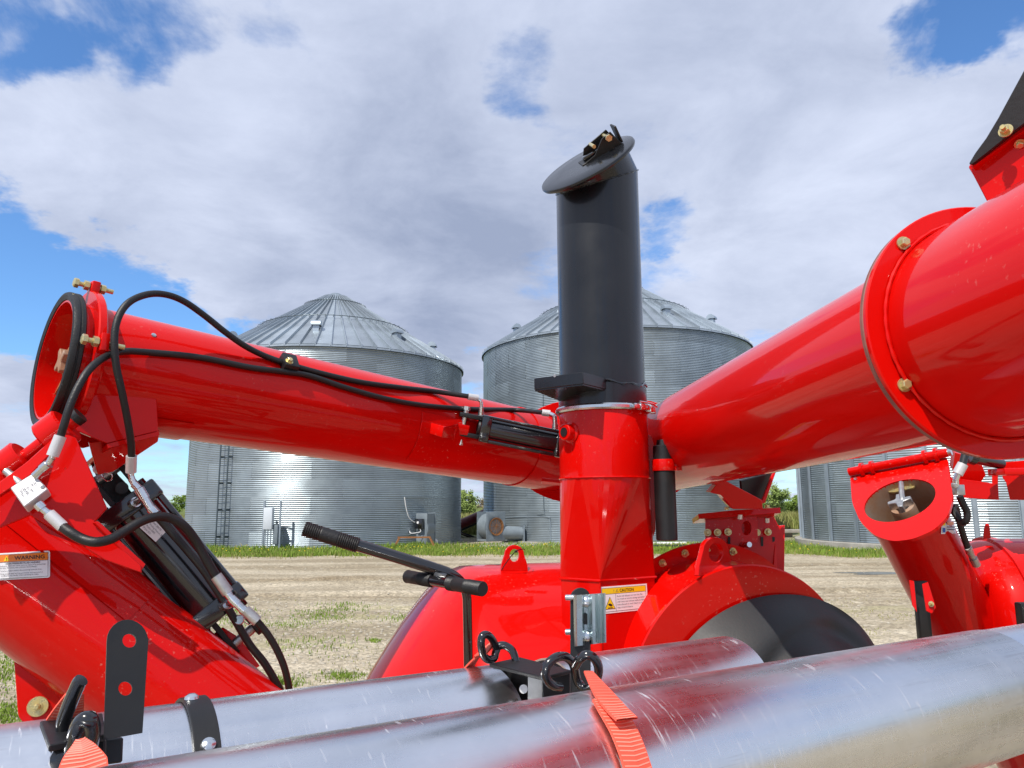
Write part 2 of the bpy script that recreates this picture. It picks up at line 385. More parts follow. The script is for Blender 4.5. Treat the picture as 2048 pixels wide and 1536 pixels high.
def text_mesh(body, size=1.0, bold=0.0):
    cu = bpy.data.curves.new('txt', 'FONT'); cu.body = body; cu.size = size; cu.offset = bold; cu.resolution_u = 2
    o = bpy.data.objects.new('txt', cu); col.objects.link(o)
    dg = bpy.context.evaluated_depsgraph_get(); me = bpy.data.meshes.new_from_object(o.evaluated_get(dg))
    vs = [tuple(v.co) for v in me.vertices]; fs = [tuple(p.vertices) for p in me.polygons]
    bpy.data.objects.remove(o); bpy.data.meshes.remove(me); bpy.data.curves.remove(cu)
    return vs, fs
def decal_sheet(fmap, x0, y0, x1, y1, lift, nx=10, ny=6, corner=0.0):
    mb = MB()
    def g(s_, t_):
        return fmap(x0+(x1-x0)*s_, y0+(y1-y0)*t_, lift)
    if corner > 0:
        w_, h_ = abs(x1-x0), abs(y1-y0); pts = []
        for cx_, cy_, a in ((1-corner/w_, 1-corner/h_, 0), (corner/w_, 1-corner/h_, 90), (corner/w_, corner/h_, 180), (1-corner/w_, corner/h_, 270)):
            for k in range(6):
                b = rad(a+90*k/5); pts.append((cx_+corner/w_*math.cos(b), cy_+corner/h_*math.sin(b)))
        vs_ = [g(.5, .5)]+[g(*p) for p in pts]
        mb.add(vs_, [(0, 1+i, 1+(i+1) % len(pts)) for i in range(len(pts))]); return mb
    vs_ = [g(i/nx, j/ny) for j in range(ny+1) for i in range(nx+1)]
    return mb.add(vs_, [(j*(nx+1)+i, j*(nx+1)+i+1, (j+1)*(nx+1)+i+1, (j+1)*(nx+1)+i) for j in range(ny) for i in range(nx)])
def decal_text(fmap, body, x, y, size, lift, bold=0.0, width=None, center=False):
    vs_, fs_ = text_mesh(body, size, bold*size)
    xs = [p[0] for p in vs_]; W_ = max(xs)-min(xs); k = (width/W_) if width else 1.0
    ox = x-(W_*k/2 if center else 0)-min(xs)*k
    return MB().add([fmap(ox+p[0]*k, y+p[1], lift) for p in vs_], fs_)
def children_copy(o, parent=None):
    c = o.copy(); col.objects.link(c); c.parent = parent
    if parent is not None: c.matrix_parent_inverse = o.matrix_parent_inverse.copy()
    for k in list(o.children): children_copy(k, c)
    return c

# ------------------------------------------------------------------ ground
from mathutils import noise as mnoise
def gp(u, v, z=0.0):
    r = ray(u, v); return CC+r*((z-CAMH)/r.z)
def fr(a, b, st):
    n = max(1, round((b-a)/st)); return [a+(b-a)*i/n for i in range(n)]
ys = fr(-60, 2, 6)+fr(2, 9, .35)+fr(9, 25, .11)+fr(25, 40, .5)+fr(40, 100, 6)+fr(100, 400, 50)+[400, 800, 1600, 3000]
xs = [-3000, -1200, -500, -200]+fr(-100, -26, 8)+fr(-26, 26, .33)+fr(26, 100, 8)+[100, 200, 500, 1200, 3000]
PUD = gp(1775, 1146); PUD = (PUD.x, PUD.y)
def gh(x, y):
    if y < 2 or y > 40 or abs(x) > 27: return 0.0
    if math.hypot((x-PUD[0])/2.6, (y-PUD[1])/1.1) < 1: return -.004
    k = min(1, (y-2)/3)*min(1, (40-y)/8)
    h = .03*mnoise.noise(V((x*.35, y*.35, 0)))+.012*mnoise.noise(V((x*1.6, y*1.6, 4)))
    for y0, dep, wd, ph in ((17.7, .055, .28, 0), (16.1, .03, .25, 2), (14.45, .06, .22, 1), (21.0, .035, .3, 3), (12.9, .03, .2, 5)):
        yc = y0+.28*math.sin(x*.21+ph)+.12*mnoise.noise(V((x*.5, ph, 7)))
        e = (y-yc)/wd; a = .6+.6*mnoise.noise(V((x*.8, y0, 2)))
        h += 1.4*dep*a*(-math.exp(-e*e)+.55*math.exp(-(e-1.9)**2)+.35*math.exp(-(e+1.9)**2))
    return h*k
me = bpy.data.meshes.new('ground'); nx_ = len(xs)
me.from_pydata([(x, y, gh(x, y)) for y in ys for x in xs], [], [(j*nx_+i, j*nx_+i+1, (j+1)*nx_+i+1, (j+1)*nx_+i) for j in range(len(ys)-1) for i in range(nx_-1)])
me.polygons.foreach_set('use_smooth', [True]*len(me.polygons))
def ground_mat():
    m = bpy.data.materials.new('gravel_yard'); m.use_nodes = True; t = m.node_tree; b = t.nodes['Principled BSDF']; b.inputs['Roughness'].default_value = .9; b.inputs['Specular IOR Level'].default_value = .2
    g = t.nodes.new('ShaderNodeNewGeometry')
    def nz(sc_, det, sx=(1, 1, 1), rg=.6):
        mp = t.nodes.new('ShaderNodeMapping'); t.links.new(g.outputs['Position'], mp.inputs[0]); mp.inputs['Scale'].default_value = sx
        n = t.nodes.new('ShaderNodeTexNoise'); t.links.new(mp.outputs[0], n.inputs['Vector']); n.inputs['Scale'].default_value = sc_; n.inputs['Detail'].default_value = det; n.inputs['Roughness'].default_value = rg; return n.outputs[0]
    def mr(s, a, bb, lo=0, hi=1):
        r = t.nodes.new('ShaderNodeMapRange'); t.links.new(s, r.inputs[0])
        for k, v in (('From Min', a), ('From Max', bb), ('To Min', lo), ('To Max', hi)): r.inputs[k].default_value = v
        return r.outputs[0]
    def mix(fac, a, bb):
        x = t.nodes.new('ShaderNodeMix'); x.data_type = 'RGBA'; t.links.new(fac, x.inputs['Factor'])
        for i, c in ((6, a), (7, bb)):
            if isinstance(c, tuple): x.inputs[i].default_value = (*c, 1)
            else: t.links.new(c, x.inputs[i])
        return x.outputs[2]
    def mul(a, bb):
        n = t.nodes.new('ShaderNodeMath'); n.operation = 'MULTIPLY'; t.links.new(a, n.inputs[0]); t.links.new(bb, n.inputs[1]); return n.outputs[0]
    lane = nz(.55, 5, (.22, 1.5, 1)); c = mix(mr(lane, .40, .62), (.30, .25, .172), (.475, .41, .305))
    c = mix(mul(mr(nz(3.4, 6), .5, .72), mr(nz(.3, 3), .4, .6)), c, (.53, .47, .36))
    # wheel lanes of darker packed soil
    sp = t.nodes.new('ShaderNodeSeparateXYZ'); t.links.new(g.outputs['Position'], sp.inputs[0])
    wob = nz(.35, 3); ad = t.nodes.new('ShaderNodeMath'); ad.operation = 'MULTIPLY_ADD'; t.links.new(wob, ad.inputs[0]); ad.inputs[1].default_value = 1.8; t.links.new(sp.outputs[1], ad.inputs[2])
    rmp = t.nodes.new('ShaderNodeValToRGB'); t.links.new(mr(ad.outputs[0], 10, 26), rmp.inputs[0]); e = rmp.color_ramp.elements
    e[0].position = 0; e[0].color = (0, 0, 0, 1); e[1].position = 1; e[1].color = (0, 0, 0, 1)
    for p_, v_ in ((.28, 0), (.315, .8), (.36, .1), (.50, .1), (.535, .85), (.57, .1), (.72, 0), (.745, .5), (.78, 0)):
        q = e.new(p_); q.color = (v_, v_, v_, 1)
    c = mix(mul(rmp.outputs[0], mr(nz(1.1, 6, (.35, 2.5, 1)), .38, .62)), c, (.185, .135, .075))
    # thin green growth and dry straw in patches, nearer and off the lanes
    gr = mul(mr(nz(.8, 6, (.7, 1.3, 1)), .55, .70), mr(sp.outputs[1], 15, 12)); c = mix(gr, c, (.34, .31, .16))
    # fine stones
    vo = t.nodes.new('ShaderNodeTexVoronoi'); t.links.new(g.outputs['Position'], vo.inputs['Vector']); vo.inputs['Scale'].default_value = 26
    hs = t.nodes.new('ShaderNodeMix'); hs.data_type = 'RGBA'; hs.blend_type = 'MULTIPLY'; hs.inputs['Factor'].default_value = .75; t.links.new(c, hs.inputs[6])
    sc2 = t.nodes.new('ShaderNodeSeparateColor'); t.links.new(vo.outputs['Color'], sc2.inputs[0]); v3 = mr(sc2.outputs[0], 0, 1, .55, 1.35)
    cb = t.nodes.new('ShaderNodeCombineColor'); [t.links.new(v3, cb.inputs[i]) for i in range(3)]; t.links.new(cb.outputs[0], hs.inputs[7]); c = hs.outputs[2]
    # beyond the yard: green field
    far = mr(sp.outputs[1], 36, 44); c = mix(far, c, (.12, .15, .035))
    t.links.new(c, b.inputs['Base Color'])
    bp = t.nodes.new('ShaderNodeBump'); bp.inputs['Strength'].default_value = .8; bp.inputs['Distance'].default_value = .03
    ax = t.nodes.new('ShaderNodeMath'); ax.operation = 'ADD'; t.links.new(nz(9, 8, rg=.7), ax.inputs[0]); t.links.new(v3, ax.inputs[1]); t.links.new(ax.outputs[0], bp.inputs['Height'])
    t.links.new(bp.outputs[0], b.inputs['Normal']); return m
me.materials.append(ground_mat()); go = bpy.data.objects.new('ground', me); col.objects.link(go)
tag(go, 'gravel farm yard with wheel ruts in front of the grain bins', kind='structure')
# puddle
mat('puddle_water', (.20, .19, .17), .12)
pc = gp(1775, 1146); pm = MB(); pts = []
for i in range(40):
    a = 2*math.pi*i/40; rr = 1+.25*math.sin(3*a+1)+.15*math.sin(5*a)
    pts.append(V((pc.x+1.15*rr*math.cos(a), pc.y+.32*rr*math.sin(a), 0.002)))
pm.add([V((pc.x, pc.y, pts[0].z))]+pts, [(0, 1+i, 1+(i+1) % 40) for i in range(40)])
po = obj('puddle', pm, 'puddle_water', smooth=0); tag(po, 'shallow grey puddle on the gravel yard', kind='structure')

def scatter(name, mt, gen, label, cat='ground cover'):
    vs_, fs_ = [], []; gen(vs_, fs_); m_ = bpy.data.meshes.new(name); m_.from_pydata(vs_, [], fs_); m_.materials.append(MAT[mt])
    o = bpy.data.objects.new(name, m_); col.objects.link(o); return tag(o, label, cat, kind='stuff')
def blade(vs_, fs_, x, y, h, wd, z=0.0):
    a = random.uniform(0, 6.28); lx, ly = math.cos(a)*wd, math.sin(a)*wd; b = random.uniform(0, 6.28); ln = h*random.uniform(.1, .6)
    o = len(vs_); vs_ += [(x-lx, y-ly, z-.01), (x+lx, y+ly, z-.01), (x+lx*.7+math.cos(b)*ln*.4, y+ly*.7+math.sin(b)*ln*.4, z+h*.6), (x-lx*.7+math.cos(b)*ln*.4, y-ly*.7+math.sin(b)*ln*.4, z+h*.6), (x+math.cos(b)*ln, y+math.sin(b)*ln, z+h)]
    fs_ += [(o, o+1, o+2, o+3), (o+3, o+2, o+4)]
B1 = (-8.69, 35.91, 6.23, 8.17); B2 = (5.45, 39.1, 6.95, 9.45); B3 = (17.45, 29.18, 6.0, 7.2)
def inbin(x, y, e=.05): return any((x-b[0])**2+(y-b[1])**2 < (b[2]+e)**2 for b in (B1, B2, B3))
def near_bin(x, y): return min(math.hypot(x-b[0], y-b[1])-b[2] for b in (B1, B2, B3))
def strip_ok(x, y):
    lo = 25.7+1.0*mnoise.noise(V((x*.45, 0, 1)))+.6*mnoise.noise(V((x*1.7, 3, 1)))
    if x > 9: lo -= 2.2*min(1, (x-9)/2)
    if y < lo: return 0
    n = .5+mnoise.noise(V((x*.6, y*.6, 3)))
    if -3.2 < x < 6: n -= .12 if y < 28 else .38       # thinner round the fans
    return max(.03, min(1, .55+n*.9))
def g_grass(vs_, fs_):
    k = 0
    while k < 52000:
        x = random.uniform(-17, 21); y = random.uniform(22.5, 32)
        if inbin(x, y) or random.random() > strip_ok(x, y): continue
        k += 1; blade(vs_, fs_, x, y, random.uniform(.05, .20)*(.75+.8*max(0, .3+mnoise.noise(V((x*.9, y*.9, 21)))))*(1.25 if near_bin(x, y) < 1.5 else .9), random.uniform(.008, .018))
scatter('grass', 'grass', g_grass, 'bright green grass strip along the foot of the grain bins')
def g_dand(vs_, fs_):
    k = 0
    while k < 300:
        x = random.uniform(-16, 20); y = random.uniform(23, 30)
        if inbin(x, y) or strip_ok(x, y) < .5 or mnoise.noise(V((x*.7, y*.7, 9))) < .0: continue
        k += 1; h = random.uniform(.1, .26); o = len(vs_); r_ = random.uniform(.012, .024)
        vs_.extend([(x+r_*math.cos(a*1.047), y+r_*math.sin(a*1.047), h) for a in range(6)]+[(x, y, h+r_*.8), (x, y, h-r_*.6)])
        for a in range(6): fs_.append((o+a, o+(a+1) % 6, o+6)); fs_.append((o+(a+1) % 6, o+a, o+7))
scatter('dandelions', 'dandelion', g_dand, 'yellow dandelion heads dotted through the grass strip', 'flower')
def g_tuft(vs_, fs_):
    for (u, v, ru, rv, n, hh) in ((640, 1232, 75, 14, 700, .035), (575, 1250, 60, 9, 300, .03), (690, 1352, 50, 9, 420, .03), (748, 1283, 17, 4, 140, .03), (10, 1340, 40, 40, 700, .03), (15, 1430, 50, 25, 700, .03), (470, 1235, 60, 20, 500, .05), (690, 1215, 60, 8, 250, .05), (560, 1365, 50, 10, 350, .05), (800, 1238, 40, 8, 130, .05), (620, 1290, 90, 20, 260, .04)):
        for k in range(n):
            a = random.gauss(0, .5); b = random.gauss(0, .5); q = gp(u+a*ru, v+b*rv)
            if q.y < 3 or q.y > 25: continue
            blade(vs_, fs_, q.x, q.y, random.uniform(.4, 1.3)*hh, random.uniform(.003, .008), gh(q.x, q.y))
def g_strip_dry(vs_, fs_):
    k = 0
    while k < 7000:
        x = random.uniform(-17, 21); y = random.uniform(22.3, 31)
        if inbin(x, y) or strip_ok(x, y-.0) < .05 and strip_ok(x, y+1.0) == 0: continue
        k += 1; blade(vs_, fs_, x, y, random.uniform(.04, .22), random.uniform(.006, .014))
scatter('dry_stems', 'grass_dry', g_strip_dry, 'dry stems and weeds along the edge of the grass strip')
scatter('grass_tufts', 'grass', g_tuft, 'sparse green grass tufts growing through the gravel yard')
def g_dry(vs_, fs_):
    k = 0
    while k < 3500:
        q = gp(random.uniform(380, 900), random.uniform(1195, 1400)) if k % 2 else gp(random.uniform(1560, 1900), random.uniform(1195, 1300))
        k += 1
        if mnoise.noise(V((q.x*.9, q.y*.9, 12))) < -.05: continue
        blade(vs_, fs_, q.x, q.y, random.uniform(.01, .035), random.uniform(.003, .007), gh(q.x, q.y))
scatter('dry_grass', 'grass_dry', g_dry, 'short dry straw and thin grass over the gravel')
def g_peb(vs_, fs_):
    for k in range(5200):
        q = gp(random.uniform(-40, 2090), random.uniform(1118, 1440)) if k > 1500 else gp(random.uniform(400, 900), random.uniform(1200, 1400))
        s_ = random.choice((.006, .008, .010, .013, .018, .026))*(1+q.y*.02); z = gh(q.x, q.y); o = len(vs_); a0 = random.uniform(0, 6)
        for i in range(5): vs_.append((q.x+s_*random.uniform(.7, 1.3)*math.cos(a0+i*1.257), q.y+s_*random.uniform(.7, 1.3)*math.sin(a0+i*1.257), z+s_*.1))
        vs_.append((q.x, q.y, z+s_*random.uniform(.5, .9)))
        for i in range(5): fs_.append((o+i, o+(i+1) % 5, o+5))
scatter('gravel_stones', 'pebble', g_peb, 'loose pale gravel stones scattered over the yard', 'gravel')

# ------------------------------------------------------------------ grain bins
def sheet_mesh(R, arc, hgt, npitch, seam=True):
    rows = npitch*6; nseg = 7; vs_ = []; fs_ = []
    for j in range(rows+1):
        z = hgt*j/rows; dr = .0095*math.sin(2*math.pi*j/6)
        for i in range(nseg+1):
            a = -arc/2+arc*i/nseg; r = R+dr+(.004 if i == nseg else 0)
            vs_.append((r*math.sin(a), -r*math.cos(a), z))
    w_ = nseg+1
    for j in range(rows):
        for i in range(nseg): fs_.append((j*w_+i, j*w_+i+1, (j+1)*w_+i+1, (j+1)*w_+i))
    if seam:
        for s_ in range(2):
            for k in range(npitch):      # bolt heads down the lap joint
                z = hgt*(k+.25)/npitch; a = arc/2+(s_-.5)*.05/R; r = R+.012; o = len(vs_)
                for da, dz in ((-.010, -.010), (.010, -.010), (.010, .010), (-.010, .010)): vs_.append((r*math.sin(a+da/R), -r*math.cos(a+da/R), z+dz))
                vs_.append(((r+.012)*math.sin(a), -(r+.012)*math.cos(a), z))
                for q in range(4): fs_.append((o+q, o+(q+1) % 4, o+4))
    m_ = bpy.data.meshes.new('wall_sheet'); m_.from_pydata(vs_, [], fs_); m_.polygons.foreach_set('use_smooth', [True]*len(m_.polygons)); m_.materials.append(MAT['galv_sheet']); return m_
def roof_mesh(R, rt, rise, npan):
    arc = 2*math.pi/npan; Ro = R+.10; sl = rise/(R-rt); vs_ = []; fs_ = []
    def pt(r, a, up): return (r*math.sin(a), -r*math.cos(a), (R-r)*sl+up)
    hw = .032
    prof = [(-arc/2, 0, 0), (arc/2, -hw, 0), (arc/2, -hw*.6, .12), (arc/2, hw*.6, .12), (arc/2, hw, 0)]
    for r in (Ro, (Ro+rt)/2, rt):
        for (a, off, up) in prof: vs_.append(pt(r, a+off/max(r, .8), up))
    for k in range(2):
        for i in range(4): fs_.append((k*5+i, k*5+i+1, k*5+5+i+1, k*5+5+i))
    fs_.append((1, 4, 3, 2))
    # turned-down lip at the eave
    o = len(vs_); vs_ += [(*pt(Ro, -arc/2, 0)[:2], pt(Ro, 0, 0)[2]-.05), (*pt(Ro, arc/2, 0)[:2], pt(Ro, 0, 0)[2]-.05)]
    fs_.append((0, o, o+1, 1))
    m_ = bpy.data.meshes.new('roof_panel'); m_.from_pydata(vs_, [], fs_); m_.materials.append(MAT['galv_roof']); return m_
def roof_vent(parent, b, ang, fr_, rise, rt, name='roof_vent'):
    cx_, cy_, R, ez = b; r = R*fr_; sl = rise/(R-rt); base = math.atan2(-cx_, -cy_)
    a = base+rad(-ang); out = V((math.sin(a), math.cos(a), 0)); tan = V((math.cos(a), -math.sin(a), 0)); up = V((0, 0, 1))
    p = V((cx_, cy_, ez))+out*r+up*((R-r)*sl)
    mb = MB(); mb.box(p+up*.06, tan*.13, out*.13, up*.16)
    mb.lathe(p+up*.22-tan*.20, tan, [(0, 0), (0, .21), (.40, .21), (.40, 0)], 18, a0=rad(-95), a1=rad(100), ref=up)
    return obj(name, mb, 'galv_post', parent, smooth=30)
def make_bin(b, nsh, rings, hsh, npit, label, roof=True, base_z=0.0, vents=(), posts=0, npan=64):
    cx_, cy_, R, ez = b; root = empty('grain_bin', (cx_, cy_, 0), label, 'grain bin', 'corrugated steel grain bins behind the yard')
    sm = sheet_mesh(R, 2*math.pi/nsh, hsh, npit); base = -math.atan2(-cx_, -cy_)+math.pi
    for k in range(rings):
        for i in range(nsh):
            o = bpy.data.objects.new('wall_sheet', sm); o.location = (cx_, cy_, base_z+k*hsh); o.rotation_euler.z = base+2*math.pi*(i+.5*(k % 2)+.21)/nsh; link(o, root)
    top = base_z+rings*hsh; rise = math.tan(rad(32.5))*R; rt = .62
    rm = roof_mesh(R, rt, rise*(R-rt)/R, npan)
    for i in range(npan):
        o = bpy.data.objects.new('roof_panel', rm); o.location = (cx_, cy_, top); o.rotation_euler.z = base+2*math.pi*(i+.3)/npan; link(o, root)
    zt = top+rise*(R-rt)/R
    obj('roof_cap', MB().lathe((cx_, cy_, zt-.02), (0, 0, 1), [(-.06, rt+.12), (.0, rt+.13), (.03, rt+.10), (.22, .30), (.26, .30), (.30, .24), (.30, 0)], 32), 'galv_sheet', root)
    obj('eave_shade_ring', MB().lathe((cx_, cy_, top), (0, 0, 1), [(-.13, R+.012), (-.13, R+.03), (.0, R+.03)], 96), 'galv_dark', root)  # dark ring whose colour holds the shade under the roof overhang
    for rf, hh in ((.56, .16), (.22, .12)):
        rr = R*rf; z = top+(R-rr)*rise*(R-rt)/R/(R-rt); mb = MB()
        mb.sweep([(cx_+rr*math.cos(2*math.pi*i/96), cy_+rr*math.sin(2*math.pi*i/96), z+hh) for i in range(97)], .018, 6, 1, caps=False)
        for i in range(npan):
            a = base+2*math.pi*(i+.8)/npan; q = V((cx_+rr*math.sin(a), cy_-rr*math.cos(a), z)); e = V((math.sin(a), -math.cos(a), 0))
            mb.sweep([q+e*.14+V((0, 0, -.02)), q+e*.12+V((0, 0, hh)), q+V((0, 0, hh))], .012, 4, 1, caps=False)
        obj('roof_rail', mb, 'galv_dark', root)
    for a in vents: roof_vent(root, (cx_, cy_, R, top), a, .78, rise*(R-rt)/R, rt)
    if posts:
        for i in range(posts):
            a = base+2*math.pi*(i+.15)/posts; e = V((math.sin(a), -math.cos(a), 0)); t_ = V((math.cos(a), math.sin(a), 0)); c_ = V((cx_, cy_, base_z+(top-base_z)/2))+e*(R+.045)
            if i == 0:
                mb = MB(); h2 = (top-base_z)/2; X = V((1, 0, 0)); Y = V((0, -1, 0)); prof = [(-.085, -.03), (-.05, -.03), (-.045, .045), (.045, .045), (.05, -.03), (.085, -.03)]
                mb.add([X*x+Y*y+V((0, 0, zz_)) for zz_ in (-h2, h2) for x, y in prof], [(k, k+1, 6+k+1, 6+k) for k in range(5)]); pm_ = mb.mesh('wall_stiffener', 30); pm_.materials.append(MAT['galv_post'])
            o = bpy.data.objects.new('wall_stiffener', pm_); o.location = c_; o.rotation_euler.z = a; link(o, root)
    return root, top
bin1, T1 = make_bin(B1, 16, 12, .681, 9, 'corrugated grain bin at the left with a ladder and a dented upper wall', vents=(-68, -9, 34, 72))
bin2, T2 = make_bin(B2, 18, 14, .675, 9, 'corrugated grain bin in the middle, partly hidden behind the black exhaust stack', vents=(-66, -26, 27, 62))
bin3, T3 = make_bin(B3, 15, 10, .69, 9, 'grain bin at the right with upright wall stiffeners on a concrete ring', base_z=.3, posts=30)
obj('foundation', MB().lathe((B3[0], B3[1], -.05), (0, 0, 1), [(0, 6.32), (.33, 6.30), (.345, 6.28), (.345, 5.8)], 72), 'concrete', bin3)
obj('foundation', MB().lathe((B1[0], B1[1], -.05), (0, 0, 1), [(0, 6.36), (.10, 6.35), (.10, 6.1)], 72), 'concrete', bin1)
obj('foundation', MB().lathe((B2[0], B2[1], -.05), (0, 0, 1), [(0, 7.25), (.12, 7.23), (.12, 6.8)], 72), 'concrete', bin2)
def wallpt(b, u, v, off=0.0):
    cx_, cy_, R, ez = b; R += off; d = ray(u, v); ox, oy = -cx_, -cy_; a = d.x**2+d.y**2; bb = 2*(d.x*ox+d.y*oy); c_ = ox*ox+oy*oy-R*R
    return CC+d*((-bb-math.sqrt(max(0, bb*bb-4*a*c_)))/(2*a))
def wallaxes(b, p):
    n = V((p.x-b[0], p.y-b[1], 0)).normalized(); return n, V((-n.y, n.x, 0))
# ladder on the left bin
lp = wallpt(B1, 441, 1050, .2); ln_, lt_ = wallaxes(B1, lp); ld = MB()
for s_ in (-1, 1): ld.box(V((lp.x, lp.y, 4.25))+lt_*.22*s_, lt_*.028, ln_*.014, V((0, 0, 4.1)))
for i in range(27): ld.cyl(V((lp.x, lp.y, .3+i*.3))-lt_*.22, V((lp.x, lp.y, .3+i*.3))+lt_*.22, .014, n=6)
for i in range(8):
    for s_ in (-1, 1): ld.box(V((lp.x, lp.y, .5+i*1.05))+lt_*.22*s_-ln_*.1, lt_*.02, ln_*.1, V((0, 0, .03)))
obj('ladder', ld, 'galv_dark', bin1, 'dark steel ladder up the left bin')
# conduits on the bins
def conduit(pxs, b, root, r=.013, mt='galv_post', off=.03): return obj('conduit', MB().sweep([wallpt(b, u, v, off) for u, v in pxs], r, 6, 4), mt, root)
conduit([(809, 994), (812, 1015), (818, 1035), (828, 1044), (838, 1047)], B1, bin1, .02, 'white_plastic', .12)
conduit([(808, 995), (860, 995), (918, 993)], B1, bin1, .012)
conduit([(1003, 1036), (1040, 1034), (1094, 1034), (1100, 1040), (1101, 1085)], B2, bin2, .016)
conduit([(1000, 1030), (1080, 1030), (1088, 1022), (1087, 990), (1086, 780)], B2, bin2, .012, 'galv_dark')
# electrical cabinet on its posts
eb0 = wallpt(B1, 545, 1098, .55); en, et = wallaxes(B1, eb0); up = V((0, 0, 1))
eb = empty('electrical_cabinet', (eb0.x, eb0.y, 0), 'pale grey electrical cabinet on two posts in front of the left bin', 'electrical cabinet')
def eh(u): return (wallpt(B1, u, 1050, .55)-eb0).dot(et)
for u in (527.5, 560): obj('post', MB().box(V((eb0.x, eb0.y, .95))+et*eh(u), et*.035, en*.03, up*.95), 'galv_post', eb)
obj('cabinet', MB().box(V((eb0.x, eb0.y, 1.22))+et*eh(539)+en*.1, et*.17, en*.12, up*.41), 'box_grey', eb, bevel=.012)
obj('side_box', MB().box(V((eb0.x, eb0.y, .62))+et*eh(553)+en*.02, et*.09, en*.08, up*.36), 'fan_grey', eb, bevel=.01)
for z in (1.66, .62, 1.15): obj('rail', MB().box(V((eb0.x, eb0.y, z))+et*(eh(527.5)+eh(560))*.5-en*.02, et*(eh(560)-eh(527.5))*.55, en*.012, up*.025), 'galv_dark', eb)
for u in (533, 538, 544): obj('conduit', MB().cyl(V((eb0.x, eb0.y, 0))+et*eh(u)+en*.08, V((eb0.x, eb0.y, .82))+et*eh(u)+en*.08, .022, n=8), 'galv_post', eb)

# aeration fans
def fan(name, p, yaw, label, motor=False, s=1.0, duct=None):
    root = empty(name, p, label, 'aeration fan', 'aeration fans beside the bins')
    nf = V((math.sin(yaw), -math.cos(yaw), 0)); nx = V((math.cos(yaw), math.sin(yaw), 0)); z = V((0, 0, 1)); c = p+z*.66*s
    W = .5*s; Hh = .62*s; D = .3*s
    obj('scroll', MB().lathe(c-nf*D, nf, [(0, 0), (0, .55*s), (2*D, .55*s), (2*D, 0)], 40), 'fan_grey', root)
    front = [c+nf*(D+.02*s)+nx*a*W+z*b*Hh for a, b in ((-1, -1), (1, -1), (1, 1), (-1, 1))]
    obj('front_panel', MB().plate(front, nf, .02*s, [circ(c+nf*(D+.02*s), nf, .37*s, 32)]), 'fan_grey', root, bevel=.004)
    back = [c-nf*D+nx*a*W*1.08+z*b*Hh*1.02 for a, b in ((-1, -1), (1, -1), (1, 1), (-1, 1))]
    obj('back_panel', MB().plate(back, nf, .02*s), 'fan_grey', root)
    for sg in (-1, 1): obj('side_brace', MB().box(c+nx*sg*W*.98, nx*.02*s, nf*(D+.01*s), z*Hh*.98) if sg > 0 else MB().box(c+nx*sg*W*.96-z*Hh*.9, nx*.03*s, nf*(D+.01*s), z*.04*s), 'fan_grey', root)
    if not motor:
        obj('inlet_ring', MB().lathe(c+nf*(D+.02*s), nf, [(.05*s, .38*s), (.055*s, .36*s), (0, .30*s), (-.08*s, .29*s)], 40), 'rust', root)
        gm = MB()
        for k in range(6):
            a = k*math.pi/6; e = nx*math.cos(a)+z*math.sin(a); gm.cyl(c+nf*(D+.06*s)-e*.37*s, c+nf*(D+.06*s)+e*.37*s, .008*s, n=6)
        for r_ in (.10, .17, .24, .31): gm.sweep([c+nf*(D+.06*s)+(nx*math.cos(2*math.pi*i/24)+z*math.sin(2*math.pi*i/24))*r_*s for i in range(25)], .005*s, 5, 1, caps=False)
        obj('guard_grille', gm, 'rust', root)
        wm = MB(); wm.lathe(c+nf*(D-.12*s), nf, [(0, 0), (0, .34*s)], 32)
        for k in range(10):
            a = k*math.pi/5; e = nx*math.cos(a)+z*math.sin(a); t_ = -nx*math.sin(a)+z*math.cos(a); wm.box(c+nf*(D-.07*s)+e*.2*s, e*.11*s, t_*.006*s+nf*.05*s, t_*.02*s)
        obj('fan_wheel', wm, 'steel_dull', root)
    else:
        mc = c+nf*(D+.22*s)-nx*.22*s-z*.05*s; mm = MB(); mm.cyl(mc-nf*.16*s, mc+nf*.16*s, .13*s, n=20); mm.cyl(mc+nf*.16*s, mc+nf*.19*s, .10*s, n=20)
        obj('motor', mm, 'fan_grey', root)
        obj('motor_shelf', MB().box(mc-z*.16*s-nf*.05*s, nx*.2*s, nf*.2*s, z*.015*s), 'fan_grey', root)
        obj('switch_box', MB().box(c+nf*(D+.12*s)+nx*.22*s+z*.20*s, nx*.16*s, nf*.1*s, z*.2*s), 'gloss_black', root, bevel=.01)
        obj('switch_dial', MB().cyl(c+nf*(D+.22*s)+nx*.2*s+z*.25*s, c+nf*(D+.24*s)+nx*.2*s+z*.25*s, .05*s), 'white_plastic', root)
        obj('cable', MB().sweep([mc+nf*.1*s+nx*.1*s, mc+nf*.2*s+nx*.22*s-z*.12*s, c+nf*(D+.2*s)+nx*.3*s-z*.12*s, c+nf*(D+.2*s)+nx*.28*s+z*.02*s], .016*s, 6, 5), 'white_plastic', root)
    if duct:
        a, b, r1, r2 = duct; q = p+z*.38*s; e = (b-a).normalized()
        obj('duct', MB().lathe(a, e, [(0, r1), ((b-a).length*.55, r1*.9), ((b-a).length, r2)], 28), 'fan_grey', root)
        obj('duct_flange', MB().box(b, e*.02, e.cross(z).normalized()*.36*s, z*.34*s), 'galv_post', root)
    return root
f2 = gp(983, 1087); f2.z = .06; fan('aeration_fan', f2, rad(38), 'grey aeration fan with a round rusty inlet grille beside the middle bin', s=1.03, duct=(f2+V((.3, .2, .42)), f2+V((1.35, .5, .36)), .33, .27))
f1 = gp(840, 1092); f1.z = .05; fan('aeration_fan', f1, rad(-24), 'grey aeration fan with a motor and black switch box beside the left bin', motor=True, s=1.02, duct=(f1+V((-.25, .3, .45)), f1+V((-1.05, .25, .25)), .34, .26))
